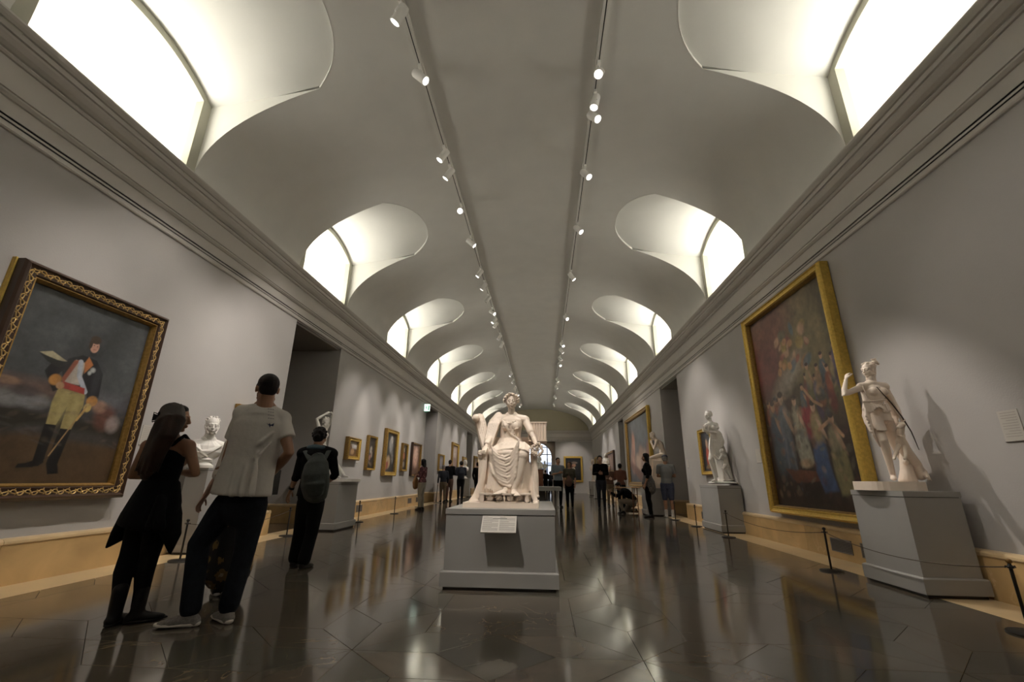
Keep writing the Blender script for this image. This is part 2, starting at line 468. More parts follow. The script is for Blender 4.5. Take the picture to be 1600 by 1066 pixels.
def window(idx, sg, y1):
    y0 = y1-LW; g = G(); XI = VA
    def P(dx, yy, z): return V((XC+sg*dx, yy, z))
    lip = .05; n = 22
    # soffit arch
    for k in range(n):
        a, b = y0+LW*k/n, y0+LW*(k+1)/n
        ra = [math.cos(hit(a, y0, y1))*VA, math.cos(hit(b, y0, y1))*VA]
        m = 8; ro = []
        for yy, dxh in ((a, ra[0]), (b, ra[1])):
            ro.append([P(dxh, yy, soff(yy, y0, y1, dxh)-.004), P(dxh-.0, yy, soff(yy, y0, y1, dxh)+lip)] +
                      [P(dxh+(XI-dxh)*i/m, yy, soff(yy, y0, y1, dxh+(XI-dxh)*i/m)+lip*max(0, 1-i/3)) for i in range(1, m+1)])
        L = len(ro[0])
        g.add(ro[0]+ro[1], [(i, i+1, L+i+1, L+i) for i in range(L-1)])
    # side walls
    for yy in (y0, y1):
        t1 = hit(yy, y0, y1); m = 14
        low = [P(VA*math.cos(t1*i/m), yy, ZC+VB*math.sin(t1*i/m)) for i in range(m+1)]
        up = [P(VA*math.cos(t1*i/m), yy, soff(yy, y0, y1, VA*math.cos(t1*i/m))+.001) for i in range(m+1)]
        g.add(low+up, [(i, i+1, m+2+i, m+1+i) for i in range(m)])
    me = g.mesh('s'); me.shade_smooth(); bm = bmesh.new(); bm.from_mesh(me); bmesh.ops.remove_doubles(bm, verts=bm.verts, dist=.0008); bmesh.ops.recalc_face_normals(bm, faces=bm.faces); bm.to_mesh(me); bm.free()
    me.set_sharp_from_angle(angle=math.radians(40))
    me.name = 'window_%d' % idx
    o = struct('window_%d' % idx, me, M_soffit)
    # frame round the opening
    fr = G(); ins, th = .15, .12
    def arch(off):
        pts = [(y0+off, ZC-.08)]
        for i in range(17):
            yy = y0+off+(LW-2*off)*i/16
            t = (yy-(y0+y1)/2)/(LW/2); R = ((LW/2)**2+RISE**2)/(2*RISE)
            pts.append((yy, ZS+math.sqrt(R*R-(t*LW/2)**2)-(R-RISE)-off*.75))
        pts.append((y1-off, ZC-.08)); return pts
    A, B = arch(-.02), arch(ins)
    for i in range(len(A)-1):
        fr.quad(P(XI, *A[i]), P(XI, *A[i+1]), P(XI, *B[i+1]), P(XI, *B[i]))
        fr.quad(P(XI, *B[i]), P(XI, *B[i+1]), P(XI+th, *B[i+1]), P(XI+th, *B[i]))
    obj('window_frame', fr, M_frame_w, o)
    # well behind: white walls, plain ceiling, unseen upward light trough on the sill
    wl = G(); X2 = XI+1.0; ZB, ZT = ZC-.1, 6.64
    c = [(XI+th, y0-.02), (X2, y0-.02), (X2, y1+.02), (XI+th, y1+.02)]
    for i in range(3):
        (a, b), (c2, d2) = c[i], c[i+1]
        wl.quad(P(a, b, ZB), P(c2, d2, ZB), P(c2, d2, ZT), P(a, b, ZT))
    wl.quad(P(XI+th, y0-.02, ZB), P(X2, y0-.02, ZB), P(X2, y1+.02, ZB), P(XI+th, y1+.02, ZB))
    obj('light_well', wl, M_well, o)
    tr_ = G().quad(P(XI+th+.08, y0, ZB+.02), P(X2-.02, y0, ZB+.02), P(X2-.02, y1, ZB+.02), P(XI+th+.08, y1, ZB+.02)); obj('light_trough', tr_, M_glow, o)
    gl = G().quad(P(XI+th, y0-.02, ZT), P(X2, y0-.02, ZT), P(X2, y1+.02, ZT), P(XI+th, y1+.02, ZT))
    obj('well_ceiling', gl, M_well, o)
    return o
rf = G().box((XL-3.2, YB-.6, 7.25), (XR+3.2, YE+1.1, 7.45))  # unseen outer shell, added to stop world light leaking into the hall
for a, b in ((XL-2.9, XL-2.7), (XR+2.7, XR+2.9)): rf.box((a, YB-.6, 4.6), (b, YE+1.1, 7.3))
for a, b in ((XL-2.9, XL-.0), (XR+.0, XR+2.9)): rf.box((a, YB-.6, 4.6), (b, YE+1.1, 4.8))
rf.box((XL-3, YB-.6, 4.6), (XR+3, YB-.3, 7.3)); rf.box((XL-3, YE+.9, 4.6), (XR+3, YE+1.1, 7.3))
struct('light_block_shell', rf, M_well)
k = 1
for i, y1 in enumerate(Y1):
    for sg in (-1, 1):
        window(k, sg, y1); k += 1

# end wall with a recessed bay and an arched doorway
def arch_wall(x0, x1, z1, cx, hw, zs, Y, th, m, name=None, parent=None, zt=None):
    g = G(); n = 20
    top = [(cx+hw*math.cos(PI-PI*i/n), zs+hw*math.sin(PI*i/n)) for i in range(n+1)]
    for yy in (Y, Y+th):
        g.quad((x0, yy, 0), (cx-hw, yy, 0), (cx-hw, yy, z1), (x0, yy, z1))
        g.quad((cx+hw, yy, 0), (x1, yy, 0), (x1, yy, z1), (cx+hw, yy, z1))
        for i in range(n): g.quad((top[i][0], yy, top[i][1]), (top[i+1][0], yy, top[i+1][1]), (top[i+1][0], yy, z1), (top[i][0], yy, z1))
    pts = [(cx-hw, 0)]+top+[(cx+hw, 0)]
    for i in range(len(pts)-1):
        g.quad((pts[i][0], Y, pts[i][1]), (pts[i+1][0], Y, pts[i+1][1]), (pts[i+1][0], Y+th, pts[i+1][1]), (pts[i][0], Y+th, pts[i][1]))
    return g
g = G(); RB = (-2.0, 1.02)
g.box((XL-.5, YE, -.2), (RB[0], YE+.9, ZW+.02)); g.box((RB[1], YE, -.2), (XR+.5, YE+.9, ZW+.02)); g.box((XL-.5, YE, ZW+.01), (XR+.5, YE+.9, 7.4))
WE = struct('wall_end', g, M_wall)
# tympanum of the vault in plain plaster, and flat pilaster strips beside the bay
n = 24; tp = G(); pts = [V((XC+VA*math.cos(PI*i/n), YE-.012, ZC+VB*math.sin(PI*i/n))) for i in range(n+1)]
tp.add(pts, [tuple(range(n+1))]); obj('vault_end_panel', tp, mat('end_plaster', (.46, .42, .30), .85), WE)
for x0, x1 in ((RB[1]+.02, RB[1]+.42), (RB[0]-.42, RB[0]-.02)): obj('pilaster', G().box((x0, YE-.05, 0), (x1, YE, ZW)), M_wall, WE)
door = struct('door_1', arch_wall(RB[0]-.02, RB[1]+.02, ZW+.2, -.49, 1.2, 2.9, YE+.55, .5, None), mat('arch_reveal', (.40, .33, .27), .7))
# the lit room beyond: side walls, ceiling and a tall glazed window to daylight
room = G(); room.box((-6, YE+6.6, -.2), (-3.2, YE+6.9, 6)); room.box((2.3, YE+6.6, -.2), (5, YE+6.9, 6)); room.box((-3.2, YE+6.6, 4.9), (2.3, YE+6.9, 6)); room.box((-3.2, YE+6.6, -.2), (2.3, YE+6.9, .25))
room.box((-6.2, YE+1, -.2), (-6, YE+6.9, 6)); room.box((5, YE+1, -.2), (5.2, YE+6.9, 6)); room.box((-6, YE+1.0, 5.9), (5, YE+6.9, 6.1))
WF = struct('wall_far', room, M_wall)
obj('far_floor', G().box((-6, YE, -.2), (5, YE+6.6, -.001)), M_floor_b, WF)
wn = G()
for x in (-3.2, -1.85, -.5, .35, 1.2, 2.2): wn.box((x, YE+6.62, .25), (x+.09, YE+6.7, 4.9))
for z in (.25, 1.3, 2.35, 3.4, 4.1, 4.82): wn.box((-3.2, YE+6.62, z), (2.3, YE+6.7, z+.08))
struct('window_19', wn, mat('far_window_frame', (.45, .45, .45), .5))
bl = thing('far_building', 'pale building across the street seen through the arched doorway', 'building', (0, YE+14, 0))
obj('facade', G().box((-9, YE+14, -1), (9, YE+14.5, 3.4)), mat('sunlit_facade', (.8, .8, .8), .8), bl)
for i in range(9): obj('window', G().box((-7.6+i*1.8, YE+13.93, .9), (-6.7+i*1.8, YE+14, 2.3)), mat('facade_window', (.12, .17, .30), .3), bl)
gb = G().box((-9, YE+13.8, 2.75), (9, YE+14, 2.95)); obj('band_course', gb, mat('facade_band', (.35, .38, .45), .8), bl)
sun = bpy.data.lights.new('street_daylight', 'SUN'); sun.energy = 2.2; sun.angle = .1
so = bpy.data.objects.new('street_daylight', sun); COL.objects.link(so); so.rotation_euler = (math.radians(35), 0, 0)
# ================================================================ ceiling tracks and spotlights
TX = {'L': -1.75, 'R': .87}
for k, x in TX.items():
    top = vz(abs(x-XC)+.045)
    t = thing('lighting_track', ('white ceiling lighting track with dark groove, the one over the left of the nave' if k == 'L' else 'white ceiling lighting track with dark groove, the one over the right of the nave'), 'track', (x, 0, top))
    obj('track_casing', G().box((x-.045, .5, top-.055), (x-.008, 35.8, top-.004)).box((x+.008, .5, top-.055), (x+.045, 35.8, top-.004)), mat('track_white', (.66, .64, .60), .5), t)
    obj('groove', G().box((x-.0085, .5, top-.045), (x+.0085, 35.8, top-.004)), M_slot, t)

SPOT_MESH = {}
def rot_to(d):
    d = V(d).normalized(); return d.to_track_quat('Z', 'Y').to_matrix()
def spotlight(track, Y, target, power, cone=34, on=True, label='', big=False, blend=.7, col=(1, .92, .84)):
    x = TX[track]; ztop = vz(abs(x-XC)+.045)-.055; c = V((x, Y, ztop-.17))
    d = (V(target)-c).normalized(); Q = rot_to(d)
    t = thing('spotlight', label, 'lamp', (x, Y, ztop), 'track spotlights under the vault')
    key = on
    if not SPOT_MESH:
        SPOT_MESH['ad'] = G().box((-.022, -.07, -.045), (.022, .07, 0)).tube([(0, 0, -.04), (0, 0, -.10)], .012, 10, flatcap=True).mesh('adapter')
        SPOT_MESH['ad'].materials.append(M_white)
        b = G().lathe((0, 0, 0), [(.02, -.10), (.05, -.095), (.056, -.08), (.056, .085), (.059, .088), (.059, .115), (.052, .118), (.048, .10), (.0, .10)], 24).mesh('body', True)
        fix_normals(b); b.set_sharp_from_angle(angle=.6); b.materials.append(M_white); SPOT_MESH['b'] = b
        y = G().box((.052, -.012, -.03), (.066, .012, .03)).tube([(.06, 0, 0), (.03, 0, 0)], .01, 8, flatcap=True).mesh('yoke'); y.materials.append(M_white); SPOT_MESH['y'] = y
        ln = G().lathe((0, 0, 0), [(.041, .100), (.041, .108), (.0, .108)], 20).mesh('lens'); ln.materials.append(M_lens); SPOT_MESH[True] = ln
        lf = ln.copy(); lf.materials.clear(); lf.materials.append(M_lens_off); SPOT_MESH[False] = lf
    for nm, mk in (('adapter', 'ad'),):
        o = bpy.data.objects.new(nm, SPOT_MESH[mk]); COL.objects.link(o); o.parent = t
    M = Matrix.Translation(c-V((x, Y, ztop))) @ Q.to_4x4() @ Matrix.Scale(1.15, 4)
    for nm, mk in (('lamp_body', 'b'), ('yoke', 'y'), ('lens', on)):
        o = bpy.data.objects.new(nm, SPOT_MESH[mk]); COL.objects.link(o); o.parent = t; o.matrix_local = M
    if on and power:
        l = bpy.data.lights.new('spot_beam', 'SPOT'); l.energy = power*SPOT_E; l.spot_size = math.radians(cone); l.spot_blend = blend; l.shadow_soft_size = .035; l.color = col
        o = bpy.data.objects.new('spot_beam', l); COL.objects.link(o); o.parent = t
        o.matrix_local = Matrix.Translation(c+d*.14-V((x, Y, ztop))) @ (-d).to_track_quat('Z', 'Y').to_matrix().to_4x4()
def nth(track, i):
    w_ = ['nearest', 'second', 'third', 'fourth', 'fifth', 'sixth', 'seventh', 'eighth', 'ninth', 'tenth', 'eleventh', 'twelfth', 'thirteenth', 'fourteenth', 'fifteenth', 'sixteenth', 'seventeenth', 'eighteenth', 'nineteenth', 'twentieth']
    return w_[i] + ' from the camera on the ' + ('left' if track == 'L' else 'right') + ' track'
STAT = (-.4, 5.1, 1.4)
SP = [
 ('L', 3.55, (-5.1, 3.7, 1.3), 330, 42, 1), ('L', 3.95, (-5.1, 5.3, 1.6), 600, 50, 1), ('L', 4.86, (3.8, 5.15, 1.5), 400, 19, 1),
 ('L', 6.50, (-5.0, 6.5, 1.6), 560, 46, 1), ('L', 7.0, (-5.1, 7.7, 2.0), 600, 52, 1), ('L', 8.25, (-1.5, 0, 1.0), 160, 30, 1),
 ('L', 9.6, (3.85, 10.4, 1.7), 700, 26, 1), ('L', 11.3, (-5.1, 11.6, 1.9), 750, 34, 1), ('L', 12.2, (-5.1, 13.0, 1.9), 850, 34, 1), ('L', 13.2, (-5.1, 13.2, 1.7), 0, 36, 0),
 ('L', 14.4, (4.1, 12.0, 2.0), 220, 40, 1), ('L', 15.2, (-5.1, 14.8, 2.0), 850, 34, 1), ('L', 15.7, (-5.1, 16.5, 2.0), 850, 34, 1),
 ('L', 17.2, (-5.1, 18.1, 1.9), 800, 34, 1), ('L', 18.3, (-5.1, 22.2, 1.9), 1000, 34, 1), ('L', 24.0, (-5.1, 23.8, 1.9), 800, 38, 1), ('L', 25.8, (-5.1, 26, 2.1), 1000, 38, 1),
 ('L', 27.8, (-5.1, 29, 1.7), 900, 40, 1), ('L', 30, (4.1, 29, 1.7), 300, 44, 1), ('L', 34.8, (-5.1, 34, 1.9), 900, 40, 1),
 ('R', 4.95, (-.5, 1.0, 1.0), 260, 40, 1), ('R', 5.45, (-.35, 5.1, 1.4), 500, 22, 1), ('R', 5.75, (4.0, 3.2, 1.4), 130, 44, 1),
 ('R', 7.15, (3.75, 5.15, 1.6), 900, 24, 1), ('R', 9.1, (4.1, 7.4, 1.9), 260, 46, 1), ('R', 11.6, (4.1, 12.0, 1.9), 650, 44, 1),
 ('R', 15.0, (3.9, 10.5, 1.7), 900, 20, 1), ('R', 18.3, (3.5, 14.8, 1.6), 900, 24, 1), ('R', 19.3, (4.1, 19.6, 2.2), 520, 50, 1), ('R', 20.6, (4.1, 21.5, 2.0), 520, 44, 1),
 ('R', 21.8, (4.1, 17.0, 2.0), 380, 44, 1), ('R', 25.4, (4.1, 25.5, 1.8), 330, 44, 1), ('R', 27.5, (4.1, 27.8, 1.8), 800, 44, 1), ('R', 31, (4.1, 31, 1.8), 800, 44, 1), ('R', 34.5, (2.6, 38.4, 2), 900, 40, 1)]
cnt = {'L': 0, 'R': 0}
for tr, Y, tg, pw, cone, on in SP:
    spotlight(tr, Y, tg, pw, cone, bool(on), ('white cylindrical track spotlight, ' if on else 'unlit white cylindrical track spotlight, ') + nth(tr, cnt[tr]))
    cnt[tr] += 1
# spotlights further back over the photographer, light the near walls and the seated statue
for tr, Y, tg, pw, cone in (('L', 1.6, (-.4, 4.95, 1.15), 1150, 25), ('R', 1.2, (4.1, 3.0, 1.6), 130, 50), ('R', 2.2, STAT, 500, 18), ('L', .9, (-5.1, 1.8, 1.2), 220, 44)):
    spotlight(tr, Y, tg, pw, cone, True, 'white track spotlight out of frame overhead, '+('rear' if Y < 1.5 else 'front')+' one on the '+('left' if tr == 'L' else 'right')+' track')

# lit exit sign over the second passage on the left
ex = thing('exit_sign', 'small lit white and green exit sign over the second passage on the left', 'sign', (XL+.02, 18.95, 3.9))
obj('sign_box', G().box((XL+.0, 18.86, 3.78), (XL+.07, 19.1, 4.12)), mat('exit_green', (.02, .25, .12), .4), ex)
# the projecting lit face looks down the hall
obj('sign_face', G().box((XL+.015, 18.70, 3.80), (XL+.26, 18.73, 4.10)), mat('exit_glow', (.9, .9, .9), .4, emit=(.85, 1, .9), es=1.6), ex)
gm = mat('exit_pictogram', (0, .3, .12), .5, emit=(.0, .45, .18), es=.6)
g = G(); yf = 18.698
g.tube([(XL+.10, yf, 4.02), (XL+.10, yf, 4.021)], .018, 8)
g.tube([(XL+.10, yf, 3.99), (XL+.11, yf, 3.93)], .016, 6); g.tube([(XL+.11, yf, 3.93), (XL+.15, yf, 3.89), (XL+.14, yf, 3.84)], .011, 6); g.tube([(XL+.11, yf, 3.93), (XL+.08, yf, 3.88), (XL+.05, yf, 3.87)], .011, 6)
g.tube([(XL+.10, yf, 3.98), (XL+.15, yf, 3.96)], .008, 6); g.tube([(XL+.10, yf, 3.98), (XL+.06, yf, 3.95)], .008, 6); g.box((XL+.19, yf-.002, 3.83), (XL+.235, yf+.002, 4.05))
obj('pictogram', g, gm, ex)
obj('side_edge', G().box((XL+.01, 18.695, 3.785), (XL+.27, 18.735, 3.80)).box((XL+.01, 18.695, 4.10), (XL+.27, 18.735, 4.115)).box((XL+.0, 18.695, 3.785), (XL+.018, 18.735, 4.115)), mat('exit_green', (.02, .25, .12), .4), ex)
# flush fitting on the passage ceilings
for sg, X, yy, lb in ((-1, XL, 9.4, 'first passage on the left'), (1, XR, 14.7, 'first passage on the right')):
    t = thing('ceiling_light', 'small white ceiling fitting inside the '+lb, 'lamp', (X+sg*1.0, yy, ZW-.05))
    obj('fitting', G().box((X+sg*1.0-.16, yy-.05, ZW-.085), (X+sg*1.0+.16, yy+.05, ZW-.051)), M_white, t)
    obj('fitting_diffuser', G().box((X+sg*1.0-.13, yy-.035, ZW-.092), (X+sg*1.0+.13, yy+.035, ZW-.084)), mat('diffuser', (.8, .8, .75), .5), t)

# ================================================================ paintings
class Paint:
    """small colour raster carried by the vertices of a flat canvas"""
    def __init__(s, w, h, n, base):
        s.nx = n; s.ny = max(8, int(n*h/w)); s.w, s.h = w, h
        s.u, s.v = np.meshgrid((np.arange(s.nx+1))/s.nx, (np.arange(s.ny+1))/s.ny)   # v up
        s.a = np.ones(s.u.shape+(3,))*np.array(base); s.asp = h/w
    def mix(s, m, c): s.a = s.a*(1-m[..., None]) + np.array(c)*m[..., None]; return s
    def grad(s, c0, c1, v0=0, v1=1, amt=1):
        t = np.clip((s.v-v0)/(v1-v0), 0, 1)[..., None]; s.a = s.a*(1-amt)+amt*(np.array(c0)*(1-t)+np.array(c1)*t); return s
    def noise(s, sc, amp, seed=0, region=None):
        r = np.random.RandomState(seed); n = np.zeros(s.u.shape)
        for o in range(4):
            k = sc*2**o; gx = r.rand(int(k*s.asp)+3, int(k)+3); x = s.u*k; y = s.v*k*s.asp
            xi, yi = x.astype(int), y.astype(int); fx, fy = x-xi, y-yi; fx = fx*fx*(3-2*fx); fy = fy*fy*(3-2*fy)
            n += ((gx[yi, xi]*(1-fx)+gx[yi, xi+1]*fx)*(1-fy)+(gx[yi+1, xi]*(1-fx)+gx[yi+1, xi+1]*fx)*fy-.5)/2**o
        s.a = np.clip(s.a*(1+amp*n[..., None]), 0, 1); return s
    def ell(s, cx, cy, rx, ry, c, rot=0, soft=.15, op=1):
        x, y = s.u-cx, (s.v-cy)*s.asp; ry = ry*s.asp; k, q = math.cos(rot), math.sin(rot)
        d = np.sqrt(((x*k+y*q)/rx)**2+((-x*q+y*k)/ry)**2)
        return s.mix(np.clip((1-d)/soft+.5, 0, 1)*op, c)
    def poly(s, pts, c, soft=.006, op=1):
        x, y = s.u, s.v*s.asp; P = [(p[0], p[1]*s.asp) for p in pts]
        ins = np.zeros(x.shape, bool); dm = np.full(x.shape, 9.)
        for i in range(len(P)):
            (x0, y0), (x1, y1) = P[i-1], P[i]
            cnd = ((y0 > y) != (y1 > y)) & (x < (x1-x0)*(y-y0)/((y1-y0) or 1e-9)+x0); ins ^= cnd
            dx, dy = x1-x0, y1-y0; t = np.clip(((x-x0)*dx+(y-y0)*dy)/(dx*dx+dy*dy+1e-12), 0, 1)
            dm = np.minimum(dm, np.hypot(x-x0-t*dx, y-y0-t*dy))
        sd = np.where(ins, dm, -dm)
        return s.mix(np.clip(sd/soft+.5, 0, 1)*op, c)
    def line(s, pts, wd, c, soft=.5, op=1):
        x, y = s.u, s.v*s.asp; P = [(p[0], p[1]*s.asp) for p in pts]; dm = np.full(x.shape, 9.)
        for i in range(len(P)-1):
            (x0, y0), (x1, y1) = P[i], P[i+1]; dx, dy = x1-x0, y1-y0
            t = np.clip(((x-x0)*dx+(y-y0)*dy)/(dx*dx+dy*dy+1e-12), 0, 1); dm = np.minimum(dm, np.hypot(x-x0-t*dx, y-y0-t*dy))
        return s.mix(np.clip((1-dm/wd)/soft+.5*0+.0, 0, 1)*op, c)
    def mesh(s, O, U, W, name='canvas'):
        """O origin corner (lower left as seen), U unit across, W up vector"""
        O, U, W = V(O), V(U)*s.w, V(W)*s.h
        o = np.array(O)[None, None]+s.u[..., None]*np.array(U)+s.v[..., None]*np.array(W)
        nx, ny = s.nx+1, s.ny+1; me = bpy.data.meshes.new(name)
        idx = np.arange(nx*ny).reshape(ny, nx); q = np.stack([idx[:-1, :-1], idx[:-1, 1:], idx[1:, 1:], idx[1:, :-1]], -1).reshape(-1, 4)
        me.vertices.add(nx*ny); me.vertices.foreach_set('co', o.reshape(-1)); me.loops.add(q.size); me.loops.foreach_set('vertex_index', q.reshape(-1).astype(np.int32))
        me.polygons.add(len(q)); me.polygons.foreach_set('loop_start', np.arange(0, q.size, 4, dtype=np.int32)); me.update()
        ca = me.color_attributes.new('pigment', 'FLOAT_COLOR', 'POINT')
        ca.data.foreach_set('color', np.concatenate([np.clip(s.a, 0, 1), np.ones((ny, nx, 1))], -1).reshape(-1).astype(np.float32))
        me.validate(); return me
M_paint = bpy.data.materials.new('oil_paint'); M_paint.use_nodes = True
_n = M_paint.node_tree; _a = _n.nodes.new('ShaderNodeVertexColor'); _a.layer_name = 'pigment'; _b = _n.nodes['Principled BSDF']
_n.links.new(_a.outputs[0], _b.inputs['Base Color']); _b.inputs['Roughness'].default_value = .42
_t = _n.nodes.new('ShaderNodeTexNoise'); _t.inputs['Scale'].default_value = 60; _p = _n.nodes.new('ShaderNodeBump'); _p.inputs['Strength'].default_value = .1; _p.inputs['Distance'].default_value = .005
_n.links.new(_t.outputs['Fac'], _p.inputs['Height']); _n.links.new(_p.outputs['Normal'], _b.inputs['Normal'])

def framed(label, side, ya, yb, z0, z1, fw, paint_fn, n, mats, depth=.11, tilt=0., carved=False, group=None, X=None):
    """picture on a side wall (side 'L','R') or the end wall ('E', ya..yb are x). mats: list of (material) outer, mid, inner"""
    W, H = yb-ya, z1-z0
    if side == 'L': O = V((XL, ya, z0)); U = V((0, 1, 0)); Nn = V((1, 0, 0))
    elif side == 'R': O = V((XR, yb, z0)); U = V((0, -1, 0)); Nn = V((-1, 0, 0))
    else: O = V((ya, YE, z0)); U = V((1, 0, 0)); Nn = V((0, -1, 0))
    Wv = (V((0, 0, 1))*math.cos(tilt) + Nn*math.sin(tilt)); Nn = Nn*math.cos(tilt) - V((0, 0, 1))*math.sin(tilt)
    O = O + Nn*.012
    t = thing('framed_painting', label, 'painting', O + U*W/2, group)
    if tilt: pass
    def P(u, v, d): return O + U*u + Wv*v + Nn*d
    # stepped profile: (inset, depth) runs by moulding material
    prof = [[(0, 0), (0, depth*.75), (fw*.10, depth*.9), (fw*.22, depth)], [(fw*.22, depth), (fw*.34, depth*.84), (fw*.55, depth*.80), (fw*.74, depth*.84), (fw*.82, depth*.72)], [(fw*.82, depth*.72), (fw*.88, depth*.74), (fw*.93, depth*.60), (fw, depth*.42), (fw, .02)]]
    for nm, pr, m in zip(('frame_rim', 'frame', 'frame_sight_edge'), prof, mats):
        g = G(); rings = []
        for a, d in pr: rings.append([P(a, a, d), P(W-a, a, d), P(W-a, H-a, d), P(a, H-a, d)])
        for i in range(len(rings)-1):
            for k in range(4): g.quad(rings[i][k], rings[i][(k+1) % 4], rings[i+1][(k+1) % 4], rings[i+1][k])
        obj(nm, g, m, t)
    obj('frame_back', G().add([P(.01, .01, 0), P(W-.01, .01, 0), P(W-.01, H-.01, 0), P(.01, H-.01, 0)], [(3, 2, 1, 0)]), M_ebony, t)
    if carved:
        g = G(); rr = random.Random(3)
        def run(p0, p1, inw):
            L = (p1-p0).length; d = (p1-p0).normalized(); n_ = int(L/.062)
            for i in range(n_):
                c = p0+d*(L*(i+.5)/n_)+inw*(.004 if i % 2 else -.004); s_ = 1 if i % 2 else -1
                pts = []
                for a in range(9):
                    th = a/8*4.6; r = .027*(1-a/11); pts.append(c + d*(r*math.cos(th)*1.2-.008) + inw*s_*(r*math.sin(th)) + Nn*.004)
                g.tube(pts, [.0075-.0005*a for a in range(9)], 6)
                g.ell(c+d*.036+inw*s_*-.012+Nn*.004, .011, nu=6, nv=5); g.ell(c+d*.012+inw*s_*.03+Nn*.002, .008, nu=6, nv=5)
                g.tube([c-d*.045+inw*s_*.02, c-d*.02-inw*s_*.005+Nn*.004, c+d*.045-inw*s_*.02], .006, 5)
        a = fw*.5; dd = depth*.80
        run(P(a, a, dd), P(W-a, a, dd), Wv); run(P(a, H-a, dd), P(W-a, H-a, dd), Wv); run(P(a, a, dd), P(a, H-a, dd), U); run(P(W-a, a, dd), P(W-a, H-a, dd), U)
        tag(obj('carved_scrolls', g, mat('burnished_gilt', (.58, .40, .16), .3, metal=.7), t, smooth=True), 'burnished gilt scrollwork', kind='stuff')
    cw, chh = W-2*fw, H-2*fw
    p = Paint(cw, chh, n, (.1, .1, .1)); paint_fn(p)
    me = p.mesh(P(fw, fw, .035), U, Wv); me.materials.append(M_paint); obj('canvas', me, None, t, recalc=False)
    return t

